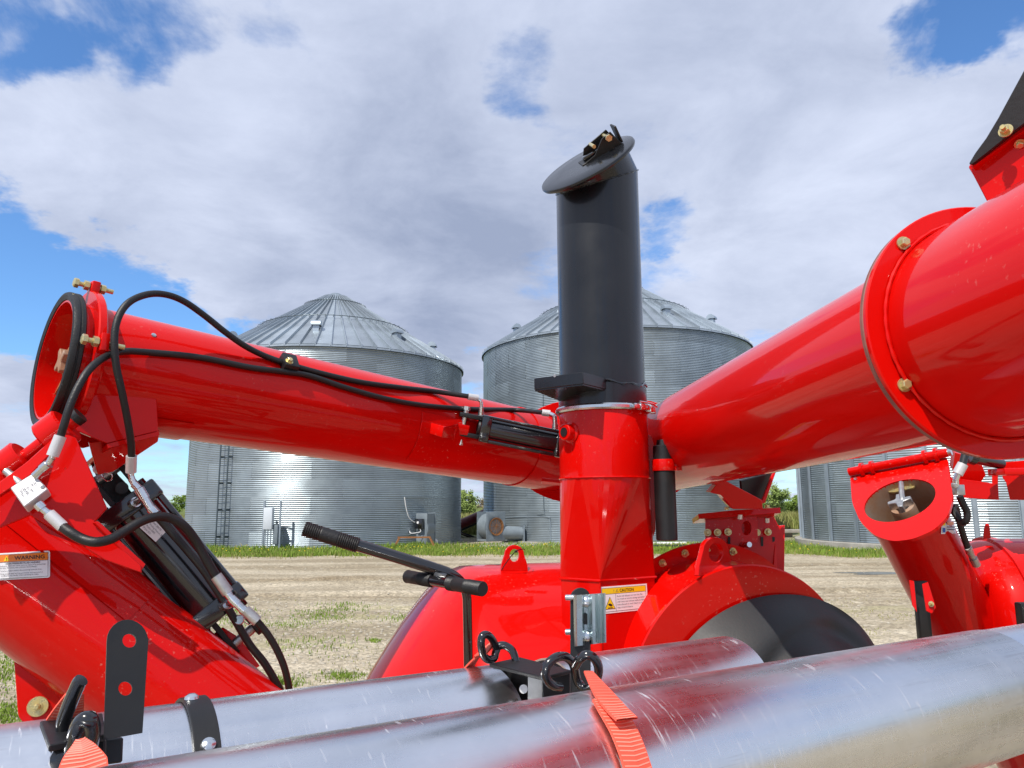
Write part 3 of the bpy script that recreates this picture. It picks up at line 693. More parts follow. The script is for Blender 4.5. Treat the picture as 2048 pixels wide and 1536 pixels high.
# rusty stand, jug and small things in the grass
sp_ = gp(828, 1096); rf_ = empty('rusty_stand', sp_, 'rusty angle iron stand in the grass before the left fan', 'stand')
obj('top_rail', MB().box(sp_+V((0, 0, .42)), V((.66, 0, 0)), V((0, .03, 0)), V((0, 0, .03))).box(sp_+V((0, .35, .40)), V((.62, 0, 0)), V((0, .03, 0)), V((0, 0, .03))), 'rust', rf_)
for sx in (-1, 1):
    for sy in (0, .35): obj('leg', MB().sweep([sp_+V((sx*.6, sy, .42)), sp_+V((sx*.82, sy+(.0 if sy else -.1), 0))], .025, 4, 1), 'rust', rf_)
jp = gp(871, 1091); jg = MB().lathe(jp, (0, 0, 1), [(0, 0), (0, .085), (.02, .095), (.2, .095), (.24, .07), (.26, .03), (.29, .03), (.29, 0)], 20)
tag(obj('jug', jg, 'white_plastic'), 'small white plastic jug standing beside the rusty stand', 'jug')
rp = gp(596, 1100); rb = MB().plate([rp+V(q) for q in ((-.25, 0, .05), (.2, .05, .02), (.28, .12, .2), (.05, .14, .26), (-.22, .1, .28))], (0, -1, .3), .12)
tag(obj('scrap_block', rb, 'old_red', bevel=.01), 'faded red metal block lying in the grass at the left bin', 'scrap')
rp2 = gp(652, 1099); tag(obj('scrap_bar', MB().sweep([rp2+V((-.22, 0, .07)), rp2+V((.22, .1, .16))], .045, 6, 1), 'old_red'), 'short faded red bar lying in the grass at the left bin', 'scrap')
# transport auger behind, between the bins
ta = empty('transport_auger', gp(930, 1065), 'dark red auger tube slanting between the two left bins', 'auger')
obj('tube', MB().cyl(P(890, 1062, 40), P(1010, 1010, 41.5), .26, n=20), 'dark_auger', ta)
obj('truss_rod', MB().cyl(P(890, 1074, 40), P(1005, 1022, 41.5), .1, n=10), 'gloss_black', ta)
obj('undercarriage', MB().cyl(P(905, 1060, 39.5), P(975, 1086, 39.6), .09, n=10).cyl(P(905, 1068, 39.5), P(965, 1090, 39.6), .05, n=10), 'gloss_black', ta)
# pad in front of the middle bin
pd = gp(1040, 1095); tag(obj('concrete_pad', MB().box(V((pd.x+.6, pd.y+1.2, .02)), V((2.2, 0, 0)), V((0, 1.4, 0)), V((0, 0, .05))), 'concrete', bevel=.01), 'low concrete pad under the fan of the middle bin', kind='structure')
# pipes stacked behind the exhaust column
for i, (u0, u1, v, rr, mt_, lb) in enumerate(((1300, 1372, 1092, .075, 'white_plastic', 'white plastic pipe on the pile beside the middle bin'), (1300, 1368, 1098, .075, 'gloss_black', 'black pipe on the ground in front of the white pipe'), (1366, 1440, 1087, .11, 'rust', 'thick brown pipe on the pile beside the middle bin'), (1375, 1440, 1094, .06, 'white_plastic', 'thin pale pipe under the thick brown pipe'))):
    a, b = gp(u0, v), gp(u1, v-1); a.z = b.z = rr; tag(obj('loose_pipe', MB().tube(a, b, rr, rr*.85, 20), mt_), lb, 'pipe', 'pipes lying beside the middle bin')
# ledge right of the middle bin
tag(obj('concrete_ledge', MB().box(gp(1585, 1078)+V((0, 2.0, .30)), V((1.6, 0, 0)), V((0, .35, 0)), V((0, 0, .08))).box(gp(1577, 1078)+V((0, 2.1, .1)), V((.9, 0, 0)), V((0, .2, 0)), V((0, 0, .2))), 'concrete', bevel=.01), 'low concrete ledge beside the right grain bin', 'ledge')

# ------------------------------------------------------------------ trees
def tree(p, h, wd, mt, label, n=2600, bare=.0, name='tree', leaf=.10, low=.12):
    root = empty(name, p, label, 'tree', 'trees beyond the grain bins'); tm = MB(); rnd = random.Random(int(p.x*97+p.y*13))
    lean = V((rnd.uniform(-.06, .06), rnd.uniform(-.06, .06), 1)); tips = []
    tm.sweep([p-V((0, 0, .1)), p+lean*h*.25, p+lean*h*.5, p+lean*h*.82], 1, 7, 3, rf=lambda t: h*.022*(1-t*.85)+.01)
    for k in range(13):
        z = h*rnd.uniform(.12, .75); a = rnd.uniform(0, 6.28); L_ = wd*rnd.uniform(.55, 1.0)*(1-.45*(z/h)); s_ = p+lean*z
        e = s_+V((math.cos(a)*L_, math.sin(a)*L_, L_*rnd.uniform(.35, .9))); mdl = (s_+e)*.5+V((0, 0, L_*.12)); tm.sweep([s_, mdl, e], 1, 5, 3, rf=lambda t: h*.010*(1-t*.8)+.006)
        tips += [mdl, e]
        for q in range(3):
            a2 = a+rnd.uniform(-1, 1); e2 = mdl+V((math.cos(a2), math.sin(a2), rnd.uniform(.2, 1)))*L_*.45; tm.sweep([mdl, e2], 1, 4, 1, rf=lambda t: h*.005*(1-t*.8)+.004); tips.append(e2)
    obj('trunk', tm, 'bark', root)
    tips += [p+lean*h*.85, p+lean*h*.95]; vs_, fs_ = [], []
    cl = [(t_, rnd.uniform(.35, .8)*wd*.42) for t_ in tips for _ in range(2)]
    for k in range(n):
        c_, r_ = rnd.choice(cl); d = V((rnd.gauss(0, 1), rnd.gauss(0, 1), rnd.gauss(0, .9))); d = d.normalized()*r_*rnd.random()**.45
        q = c_+d
        if q.z < p.z+low*h*rnd.random() or q.z > p.z+h*1.02: continue
        s_ = leaf*rnd.uniform(.5, 1.4); A = V((rnd.gauss(0, 1), rnd.gauss(0, 1), rnd.gauss(0, 1))).normalized()*s_; Bv = A.orthogonal().normalized()*s_*.6; o = len(vs_)
        vs_ += [tuple(q-A), tuple(q+Bv), tuple(q+A), tuple(q-Bv)]; fs_.append((o, o+1, o+2, o+3))
    m_ = bpy.data.meshes.new('crown'); m_.from_pydata(vs_, [], fs_); m_.materials.append(MAT[mt]); o = bpy.data.objects.new('crown', m_); link(o, root)
    return root
def tp(u, Y): p = P(u, 1000, 1); k = Y/p.y; return V((p.x*k, Y, 0))
def hv(v, Y): return CAMH+(1008-v)/FPX*Y
tree(tp(1548, 70), hv(968, 70), 1.5, 'leaf_b', 'rounded pale green tree left of the right grain bin', 5200, leaf=.085)
tree(tp(1592, 78), hv(992, 78), 1.5, 'leaf_a', 'low olive green tree close against the right grain bin', 4200, leaf=.085)
tree(tp(1512, 84), hv(985, 84), 1.5, 'leaf_b', 'small tree behind the red mounting bracket', 2600, leaf=.09)
tree(tp(938, 74), hv(978, 74), 1.5, 'leaf_b', 'bright green tree showing between the two left bins', 5200, leaf=.085)
tree(tp(968, 90), hv(988, 90), 1.4, 'leaf_brown', 'thin brownish tree against the edge of the middle bin', 1600, leaf=.08)
tree(tp(321, 76), hv(984, 76), 1.0, 'leaf_b', 'slim half bare tree left of the left bin', 1500, leaf=.08)
tree(tp(352, 80), hv(985, 80), 1.5, 'leaf_a', 'green tree right beside the edge of the left bin', 4200, leaf=.085)
tree(tp(-2, 62), hv(936, 62), 1.3, 'leaf_a', 'dark green tree at the far left edge', 3200, leaf=.09)
tree(tp(1625, 95), hv(985, 95), 1.8, 'leaf_a', 'green tree mostly hidden behind the right bin', 2600, leaf=.09)
def g_scrub(vs_, fs_):
    for k in range(26000):
        Y = random.uniform(44, 74); u = random.choice((random.uniform(1500, 1620), random.uniform(900, 985), random.uniform(290, 380), random.uniform(-40, 30))); p = tp(u, Y)
        blade(vs_, fs_, p.x, p.y, random.uniform(.3, 1.15), random.uniform(.02, .05))
scatter('scrub', 'grass_dry', g_scrub, 'tall pale scrub and weeds in the field beyond the bins', 'scrub')

# ------------------------------------------------------------------ grain vacuum machine
ZU = V((0, 0, 1))
VAC = empty('grain_vacuum', (.3, 2.6, 0), 'red grain vacuum with folded auger tubes and a black exhaust stack, filling the foreground', 'grain vacuum')
def facing(u, v, tilt=(0, 0, 0)): return (-(ray(u, v).normalized())+V(tilt)).normalized()
def pxplate(name, pts, d, mt, parent, n=None, th=.01, rs=0, holes=(), bevel=.0015, label=None, at=None):
    cu = sum(p[0] for p in pts)/len(pts); cv = sum(p[1] for p in pts)/len(pts)
    if at: cu, cv = at
    n = V(n).normalized() if n is not None else facing(cu, cv); p0 = P(cu, cv, d)
    out = pxl(round_poly(pts, rs) if rs else pts, p0, n)
    hs = [[onpl(hu+hr*math.cos(2*math.pi*k/20), hv_+hr*(hy if hy else 1)*math.sin(2*math.pi*k/20), p0, n) for k in range(20)] for hu, hv_, hr, hy in holes]
    return obj(name, MB().plate(out, n, th, hs), mt, parent, label, bevel=bevel, seg=1)
def chain(name, pts, radii, mt, parent, n=14):
    mb = MB()
    for i in range(len(pts)-1):
        r_ = radii[i]; mb.cyl(pts[i], pts[i+1], r_ if not isinstance(r_, tuple) else r_[0], None if not isinstance(r_, tuple) else r_[1], n)
    return obj(name, mb, mt, parent, smooth=30)

# --- upper auger, left arm (hinged open end with rubber seal)
L = Cyl3((250, 627), (1000, 806), (400, 884), (1000, 967), .15)
t0 = L.t(104); tf = L.t(1140)
armL = obj('folding_auger', MB().lathe(L.A, L.D, [(tf, .145), (tf, .15), (t0-.002, .15), (t0-.002, .1445)], 72, closed=True), 'red_paint', VAC, 'red auger arm running from the open sealed end to the exhaust column')
obj('rubber_seal', MB().lathe(L.A, L.D, [(t0-.026, .1505), (t0-.026, .167), (t0-.023, .1705), (t0-.016, .1705), (t0-.0145, .168), (t0-.012, .168), (t0-.0105, .1705), (t0-.003, .1705), (t0+.002, .168), (t0+.004, .162), (t0+.002, .1555), (t0, .1505)], 72, closed=True), 'rubber', armL, 'black ribbed rubber seal round the open auger end')
obj('end_flange', MB().lathe(L.A, L.D, [(t0-.066, .1505), (t0-.066, .183), (t0-.063, .186), (t0-.049, .186), (t0-.046, .183), (t0-.046, .1505)], 72, closed=True), 'red_paint', armL)
fc = L.A+L.D*(t0-.046)
for u, v in ((176, 588), (186, 694), (97, 640)):
    p = onpl(u, v, fc, L.D); e = L.nrm(p); s_ = L.D.cross(e)
    obj('flange_tab', MB().box(fc+e*.190-L.D*.010, e*.022, s_*.022, L.D*.0095), 'red_paint', armL, bevel=.003)
    q = fc+e*.198
    mb = MB().cyl(q-L.D*.055, q+L.D*.03, .0062, n=12); mb.lathe(q+L.D*.002, L.D, [(0, .0125), (.011, .0125), (.011, 0)], 6); mb.lathe(q+L.D*.026, L.D, [(0, .0125), (.009, .0125), (.011, .010), (.011, 0)], 6); mb.lathe(q-L.D*.036, L.D, [(0, 0), (0, .0125), (.011, .0125)], 6)
    obj('adjusting_bolt', mb, 'yellow_zinc', armL, smooth=25)
obj('weld_bead', MB().lathe(L.A, L.D, [(t0-.078, .151), (t0-.072, .156), (t0-.066, .157)], 72), 'red_paint', armL)
# auger shaft and flighting inside the open end
sh = obj('auger_shaft', MB().cyl(L.at(560), L.at(132), .027, n=20), 'rust', armL, 'rusty auger shaft inside the open end')
tc_ = L.t(132); cm = MB()
cm.lathe(L.A, L.D, [(tc_-.05, .044), (tc_-.004, .044), (tc_-.002, .038), (tc_-.004, .02)], 24); obj('coupler_hub', cm, 'rust', sh)
X_ = L.nrm(L.A+ZU); Y_ = L.D.cross(X_); cp = L.A+L.D*(tc_+.016); st = []
for k in range(16):
    a = 2*math.pi*k/16+.35; r_ = .036 if (k % 4) in (0, 1) else .018; st.append(cp+(X_*math.cos(a)+Y_*math.sin(a))*r_)
obj('coupler_jaw', MB().plate(st, L.D, .03), 'primer_rust', sh, bevel=.002, seg=1)
fm = MB(); vs_, fs_ = [], []
for k in range(61):
    a = rad(118)-k/60*2*math.pi*1.4; t_ = tc_-.015-k/60*.34; e = X_*math.cos(a)+Y_*math.sin(a)
    for dt in (0, -.006): vs_ += [L.A+L.D*(t_+dt)+e*.026, L.A+L.D*(t_+dt)+e*.141]
for k in range(60):
    o = k*4
    for q in ((0, 1, 5, 4), (2, 6, 7, 3), (1, 3, 7, 5), (0, 4, 6, 2)): fs_.append(tuple(o+i for i in q))
fs_.append((0, 2, 3, 1)); fm.add(vs_, fs_); obj('flighting', fm, 'rust', sh)
obj('light_stop_disc', MB().lathe(L.A, L.D, [(L.t(330), .1449), (L.t(330), .03)], 48), 'rust', armL)  # disc added inside the tube to block light and darken its depth
# weld-on plates along the arm
e0 = L.nrm(L.surf(900, 870)); tA, tB = L.t(1010), L.t(788)
obj('pad_plate', MB().lathe(L.A, L.D, [(tA, .149), (tA, .1535), (tB, .1535), (tB, .149)], 20, rad(-44), rad(22), ref=e0), 'red_paint', armL, bevel=.0008, seg=1)
tA, tB = L.t(1135), L.t(1026)
obj('wrap_plate', MB().lathe(L.A, L.D, [(tA, .149), (tA, .154), (tB, .154), (tB, .149)], 64), 'red_paint', armL)
e0 = L.nrm(L.surf(320, 870)); tA, tB = L.t(372), L.t(214)
obj('saddle_plate', MB().lathe(L.A, L.D, [(tA, .149), (tA, .154), (tB, .154), (tB, .149)], 20, rad(-34), rad(34), ref=e0), 'red_paint', armL)
nG = L.D.cross(ZU); nG = (nG if nG.dot(-ray(250, 830)) > 0 else -nG).normalized()
obj('lube_spot', MB().lathe(L.surf(307, 671, -.001), L.nrm(L.surf(307, 671)), [(0, .007), (.003, .006), (.004, 0)], 10), 'zinc', armL)
# hinge bracket under the open end
hb = pxplate('hinge_bracket', [(160, 800), (200, 786), (313, 797), (317, 862), (214, 887), (150, 860)], 1.80, 'red_paint', VAC, nG+V((0, -.12, .05)), .012)
pr = [(160, 800), (200, 786), (313, 797), (317, 862), (214, 887), (150, 860)]
p0 = P(230, 832, 1.80); o_ = pxl(pr, p0, (nG+V((0, -.12, .05))).normalized()); sft = -nG*.19
obj('rear_plate', MB().plate([q+sft for q in o_], nG, .012), 'red_paint', hb, bevel=.0015, seg=1)
lowp = [o_[4]+V((0, 0, -.001)), o_[3]+V((0, 0, -.001)), o_[3]+sft*.98+V((0, 0, -.012)), o_[4]+sft*.98+V((0, 0, -.045))]
obj('bottom_plate', MB().plate(lowp, (lowp[1]-lowp[0]).cross(lowp[2]-lowp[0]), .01), 'red_paint', hb)
pxplate('stop_plate', [(178, 886), (320, 862), (316, 884), (226, 944), (196, 950)], 1.84, 'red_paint', hb, nG+V((0, 0, -.5)), .012)
# hinge barrels and pin
h0, h1 = P(8, 948, 1.68), P(152, 836, 1.72); hd = (h1-h0).normalized()
hp = obj('hinge_pin', MB().cyl(h0, h1, .017, n=24), 'red_paint', VAC)
for u, v, a_, b_ in ((112, 866, -.03, .028), (36, 926, -.02, .026)):
    c_ = P(u, v, 1.70); obj('hinge_knuckle', MB().lathe(h0+hd*((c_-h0).dot(hd)), hd, [(a_, 0), (a_, .040), (a_+.004, .045), (b_-.004, .045), (b_, .040), (b_, 0)], 32), 'red_paint', hp)
obj('pin_cap', MB().cyl(h1-hd*.004, h1+hd*.012, .02, n=18), 'black_satin', hp)

# --- lower auger at the left
W = Cyl3((360, 1211), (562, 1375), (0, 1301), (127, 1400), .15)
tw0, tw1 = W.t(640), W.t(-150)
lowA = obj('lower_auger', MB().lathe(W.A, W.D, [(tw0, .145), (tw0, .15), (tw1, .15), (tw1, .145)], 72, closed=True), 'red_paint', VAC, 'red lower auger tube slanting down at the left edge')
nW = -ray(150, 1020); nW = (nW-W.D*nW.dot(W.D)).normalized()
pxplate('hinge_gusset', [(-60, 1010), (20, 960), (128, 866), (152, 876), (214, 1016), (187, 1046), (281, 1130), (284, 1146), (210, 1120), (60, 1030), (-60, 1080)], 1.645, 'red_paint', lowA, nW, .012, at=(150, 1020))
pxplate('gusset_edge', [(-70, 1000), (-30, 985), (52, 925), (122, 862), (140, 866), (60, 950), (0, 990), (-60, 1025)], 1.62, 'red_paint', lowA, nW+V((.1, 0, .3)), .014, at=(60, 930))
pxplate('gusset_flange', [(187, 1044), (197, 1042), (292, 1128), (284, 1140), (276, 1132)], 1.66, 'red_paint', lowA, nW+V((.6, 0, .3)), .01)
e0 = W.nrm(W.surf(200, 1120)); tA, tB = W.t(225), W.t(-120)
obj('saddle_plate', MB().lathe(W.A, W.D, [(tA, .149), (tA, .154), (tB, .154), (tB, .149)], 24, rad(-30), rad(38), ref=e0), 'red_paint', lowA)
mb = MB(); pp = []
for i in range(26): pp.append(W.surf(262+i*.9, 1118+i*2.0, .002)+V((random.uniform(-1, 1), random.uniform(-1, 1), random.uniform(-1, 1)))*.0012)
obj('weld_bead', MB().sweep([W.surf(175+i*4.6, 1088+2.0*i, .002) for i in range(24)], .004, 6, 2, rf=lambda t: .004+.001*math.sin(t*120)), 'red_paint', lowA)
lugp = [(28, 1322), (140, 1406), (108, 1428), (98, 1446), (46, 1446), (36, 1432)]
lo = pxplate('lower_lug', lugp, 1.70, 'red_paint', lowA, nW, .012, rs=[0, 0, 6, 4, 8, 8]); pl_ = P(76, 1413, 1.697); 
obj('washer', MB().lathe(pl_+nW*.002, nW, [(0, .022), (.003, .021), (.003, 0)], 24), 'yellow_zinc', lo); bolt(pl_+nW*.005, nW, .013, lo, 'yellow_zinc', nut=True)
obj('slot', MB().cyl(P(55, 1427, 1.695), P(55, 1427, 1.692), .006, n=12), 'ink', lo)
# warning decal on the lower auger
def wmap(x, y, lift):     # decal unit: 100 wide, 52 high, origin lower left
    s_ = x/100; t_ = y/52
    a = V((-8+108*s_, 1161-6*s_, 0)); b = V((-8+108*s_, 1107-6*s_, 0)); q = a*(1-t_)+b*t_
    return W.surf(q.x, q.y, .0050+lift)
wd = obj('warning_decal', decal_sheet(wmap, 0, 0, 100, 52, 0, corner=4), 'decal_white', VAC, 'white and orange warning sticker on the left auger', smooth=0)
obj('border', decal_sheet(wmap, 3.2, 2.6, 96.4, 49.2, .0004, 8, 4), 'ink_soft', wd, smooth=0)
obj('text_field', decal_sheet(wmap, 3.8, 3.2, 95.8, 48.6, .0008, 8, 4), 'decal_white', wd, smooth=0)
obj('header', decal_sheet(wmap, 3.8, 34.6, 95.8, 48.6, .0012, 8, 3), 'decal_orange', wd, smooth=0)
obj('header_line', decal_sheet(wmap, 3.8, 33.9, 95.8, 34.6, .0012, 8, 1), 'ink_soft', wd, smooth=0)
obj('lettering', decal_text(wmap, 'WARNING', 34, 37.6, 10.5, .0018, .012, 56), 'ink', wd, smooth=0)
tri = MB().add([wmap(14, 36.5, .0016), wmap(25, 36.5, .0016), wmap(19.5, 46.5, .0016)], [(0, 1, 2)]); obj('alert_triangle', tri, 'decal_yellow', wd, smooth=0)
obj('lettering', decal_text(wmap, '!', 18.7, 37.8, 8, .0022, .02), 'ink', wd, smooth=0)
for i, (b_, x, wdt, sz, bo) in enumerate((('HIGH PRESSURE FLUID HAZARD', 18, 64, 4.6, .02), ('Hydraulic fluid can cause serious injury if it penetrates', 6, 86, 3.6, 0), ('the skin. If it does, see a doctor immediately.', 6, 70, 3.6, 0), ('\u2022  Relieve pressure before disconnecting hydraulic lines.', 5, 80, 3.6, 0), ('\u2022  Keep proper hand and eye protection and use wood or', 5, 82, 3.6, 0), ('cardboard, not hands, when searching for leaks.', 9, 70, 3.6, 0))):
    obj('lettering', decal_text(wmap, b_, x, (29.5, 25.6, 21.8, 16.2, 10.6, 6.8)[i], sz, .0016, bo, wdt), 'ink_soft', wd, smooth=0)

# --- valve block and fittings at the left
vb_n = nW
vb = pxplate('valve_block', [(20, 975), (66, 946), (96, 978), (48, 1014)], 1.585, 'alu_white', VAC, vb_n+V((-.1, 0, .25)), .035, bevel=.002, label='white aluminium valve block on the lower auger')
for u, v in ((53, 1003), (86, 975)): bolt(P(u, v, 1.578), vb_n, .008, vb, 'steel_dull', washer=False)
for b_, x, y, s_ in (('PRV-50', 42, 986, 8), ('T.A.4', 44, 995, 7)):
    nn = (vb_n+V((-.1, 0, .25))).normalized(); pb = P(57.5, 978, 1.583); ex = (onpl(76, 966, pb, nn)-onpl(56, 978, pb, nn)).normalized(); ey = nn.cross(ex)
    vv, ff = text_mesh(b_, .011); obj('lettering', MB().add([onpl(x, y, pb, nn)+ex*q[0]+ey*q[1]+nn*.0006 for q in vv], ff), 'ink_soft', vb, smooth=0)
chain('elbow_fitting', [P(70, 952, 1.60), P(85, 938, 1.60), P(97, 928, 1.60), P(104, 916, 1.60), P(108, 902, 1.60)], [.009, .0105, .0075, .007], 'zinc', vb)
chain('hose_crimp', [P(105, 912, 1.60), P(121, 872, 1.61)], [.0122], 'alu_white', vb, 18)
chain('port_plug', [P(40, 968, 1.60), P(22, 950, 1.605), P(12, 942, 1.61)], [.0105, .008], 'steel_dull', vb)
chain('outlet_fitting', [P(76, 1008, 1.59), P(86, 1018, 1.59), P(96, 1026, 1.59), P(104, 1034, 1.59)], [.011, .008, .0105], 'zinc', vb)
chain('hose_crimp', [P(98, 1028, 1.59), P(126, 1054, 1.59)], [.0122], 'alu_white', vb, 18)

# --- hydraulic cylinder at the left
c0, c1 = P(262, 1014, 1.90), P(432, 1216, 1.93); cdx = (c1-c0).normalized(); fx = -ray(340, 1110); fx = (fx-cdx*fx.dot(cdx)).normalized(); sx_ = cdx.cross(fx)
hc = obj('lift_cylinder', MB().cyl(c0, c1, .062, n=40), 'gloss_black', VAC, 'large black hydraulic cylinder with tie rods at the left')
for q in (c0, c1): obj('end_cap', MB().box(q, fx*.07, sx_*.078, cdx*.024), 'gloss_black', hc, bevel=.006)
for a in (-1, 1):
    for b in (-1, 1):
        obj('tie_rod', MB().cyl(c0+fx*.056*a+sx_*.066*b, c1+fx*.056*a+sx_*.066*b, .0085, n=10), 'gloss_black', hc)
        q = c0-cdx*.024+fx*.05*a+sx_*.052*b; obj('nut', MB().lathe(q, -cdx, [(0, .011), (.014, .011), (.014, 0)], 6), 'zinc' if b > 0 else 'gloss_black', hc, smooth=20)
        q = c1+cdx*.024+fx*.05*a+sx_*.052*b; obj('nut', MB().lathe(q, cdx, [(0, .011), (.014, .011), (.014, 0)], 6), 'gloss_black', hc, smooth=20)
for (q, dr, nm) in ((c0-cdx*.024, -cdx, 'rear_clevis'), (c1+cdx*.024, cdx, 'rod_clevis')):
    for a in (-1, 1):
        b0 = q+sx_*.035*a; ol = [b0-fx*.032, b0+fx*.032, b0+fx*.028+dr*.05]
        for k in range(9):
            an = rad(10+160*k/8); ol.append(b0+dr*.075+fx*.028*math.cos(an)+dr*.028*math.sin(an))
        ol.append(b0-fx*.028+dr*.05); obj(nm, MB().plate(ol, sx_, .014), 'black_satin', hc, bevel=.002, seg=1)
    obj('clevis_pin', MB().cyl(q+dr*.078-sx_*.06, q+dr*.078+sx_*.065, .0125, n=18), 'steel_dull', hc)
pxplate('clevis_block', [(182, 930), (196, 918), (214, 916), (228, 930), (236, 950), (252, 966), (258, 978), (268, 990), (285, 1010), (236, 1040), (214, 1000)], 1.93, 'black_satin', hc, None, .06, rs=4, bevel=.003)
obj('clevis_lobe', MB().cyl(P(244, 976, 1.88), P(244, 976, 1.93), .015, n=18), 'black_satin', hc)
kb = P(196, 938, 1.84); obj('pin_knob', MB().lathe(kb, facing(196, 938), [(0, 0), (0, .011), (.012, .012), (.016, .009), (.016, 0)], 14), 'white_plastic', hc)
obj('lynch_wire', MB().sweep([P(203, 944, 1.83), P(214, 945, 1.82), P(224, 950, 1.82), P(222, 960, 1.82), P(214, 962, 1.82), P(206, 955, 1.83), P(202, 947, 1.83)], .0013, 6, 4), 'zinc', hc)
kb = P(478, 1240, 1.86); obj('pin_knob', MB().lathe(kb, facing(478, 1240), [(0, 0), (0, .013), (.012, .013), (.016, .010), (.016, 0)], 14), 'zinc_blue', hc)
obj('lynch_wire', MB().sweep([P(486, 1240, 1.85), P(494, 1234, 1.84), P(504, 1236, 1.84), P(506, 1246, 1.84), P(498, 1249, 1.84), P(487, 1243, 1.85)], .0013, 6, 4), 'zinc', hc)
nl = (fx*.98+sx_*.1).normalized(); lc = [(276, 1052), (307.5, 1039), (332, 1063), (311.5, 1084)]; pb = c0+cdx*.07+fx*.0625
lpl = obj('rating_plate', MB().plate(pxl(lc, pb+fx*.012, nl), nl, .0015), 'decal_white', hc, 'white rating plate stuck on the black cylinder')
oo = onpl(299, 1046, pb+fx*.0128, nl); ex = (onpl(322, 1070, pb+fx*.0128, nl)-oo).normalized(); ey = nl.cross(ex)
for i, b_ in enumerate(('MAX 3000 PSI', 'Working Pressure 2500 PSI', 'Product 95895', '09 June 2021')):
    vv, ff = text_mesh(b_, .0062); o2 = onpl(306.5-i*6.4, 1043.5+i*3.0, pb+fx*.0128, nl); obj('lettering', MB().add([o2+ex*(q[0]*.78)+ey*(q[1]-.003) for q in vv], ff), 'ink_soft', lpl, smooth=0)
# lower mount of the cylinder
for dd in (1.93, 2.0): pxplate('cylinder_lug', [(424, 1270), (446, 1254), (480, 1276), (520, 1332), (506, 1340)], dd, 'red_paint', lowA, nW+V((.2, 0, .1)), .012)
# --- T fittings on the cylinder
tf1 = chain('tee_fitting', [P(262, 958, 1.80), P(268, 968, 1.80), P(278, 978, 1.80), P(290, 998, 1.80), P(302, 1018, 1.80), P(312, 1028, 1.80)], [(.0075, .007), .0095, .012, .010, .0118], 'zinc', hc)
chain('tee_branch', [P(288, 994, 1.80), P(272, 1004, 1.83), P(258, 1012, 1.86)], [.0095, .0125], 'zinc', hc)
chain('hose_crimp', [P(263, 912, 1.79), P(262, 944, 1.80)], [.0122], 'alu_white', hc, 18)
chain('bent_tube', [P(262, 942, 1.80), P(262, 952, 1.80), P(268, 968, 1.80)], [.007, .007], 'zinc', hc)
tf2 = chain('tee_fitting', [P(452, 1183, 1.78), P(462, 1196, 1.78), P(474, 1208, 1.78), P(484, 1218, 1.78), P(492, 1224, 1.78)], [.0095, .0115, .0095, .011], 'zinc', hc)
chain('tee_branch', [P(470, 1203, 1.78), P(456, 1208, 1.82), P(447, 1212, 1.85)], [.009, .0125], 'zinc', hc)
chain('hose_crimp', [P(432, 1152, 1.78), P(456, 1186, 1.78)], [.0138], 'steel_dull', hc, 18)
chain('hose_crimp', [P(490, 1220, 1.78), P(515, 1243, 1.78)], [.0128], 'steel_dull', hc, 18)
obj('fitting_nut', MB().lathe(P(478, 1190, 1.80), sx_, [(0, 0), (0, .016), (.02, .016), (.02, 0)], 6), 'black_satin', hc, smooth=20)

# --- hydraulic hoses
def Ls(u, v, l=.010): return L.surf(u, v, l)
hose_r = .0084
def hose(pts, label, r=hose_r): return obj('hydraulic_hose', MB().sweep(pts, r, 14, 8), 'rubber', VAC, label)
hose([P(263, 914, 1.79), P(262, 885, 1.78), P(255, 840, 1.76), P(243, 780, 1.74), P(233, 735, 1.73), P(229, 695, 1.73), P(231, 655, 1.74), P(243, 622, 1.76), P(265, 600, 1.79), P(300, 588, 1.84), P(335, 590, 1.88), P(370, 604, 1.92), P(410, 632, 1.96), P(450, 664, 2.0), P(490, 692, 2.04), P(530, 712, 2.09), Ls(576, 728), Ls(640, 746), Ls(720, 764), Ls(800, 775), Ls(870, 783), P(938, 793, 2.55)], 'black hose looping high over the open auger end')
hose([P(120, 876, 1.61), P(128, 850, 1.61), P(140, 812, 1.62), P(156, 775, 1.64), P(178, 740, 1.67), P(208, 715, 1.72), P(245, 703, 1.78), Ls(300, 705), Ls(400, 715), Ls(500, 735), Ls(565, 743), Ls(620, 752), Ls(690, 775), Ls(770, 797), Ls(850, 811), Ls(940, 818), Ls(1030, 820), P(1086, 825, 2.62)], 'black hose arching from the valve block along the auger arm')
hose([P(124, 1052, 1.59), P(140, 1064, 1.58), P(165, 1078, 1.58), P(192, 1084, 1.58), P(222, 1078, 1.60), P(250, 1062, 1.63), P(280, 1044, 1.66), P(310, 1034, 1.69), P(340, 1036, 1.72), P(368, 1052, 1.74), P(392, 1082, 1.76), P(410, 1115, 1.77), P(434, 1156, 1.78)], 'black hose bowing from the valve block across the cylinder', .0104)
hose([P(513, 1241, 1.78), P(535, 1268, 1.79), P(553, 1298, 1.80), P(567, 1330, 1.81), P(576, 1365, 1.82), P(582, 1410, 1.83)], 'black hose dropping behind the silver pipe')
hose([P(310, 1026, 1.80), P(335, 1056, 1.81), P(372, 1098, 1.82), P(408, 1142, 1.83), P(440, 1190, 1.84), P(470, 1240, 1.85), P(500, 1290, 1.86), P(528, 1325, 1.87), P(552, 1365, 1.88), P(575, 1410, 1.9)], 'black hose running down beside the tie rods', .0095)
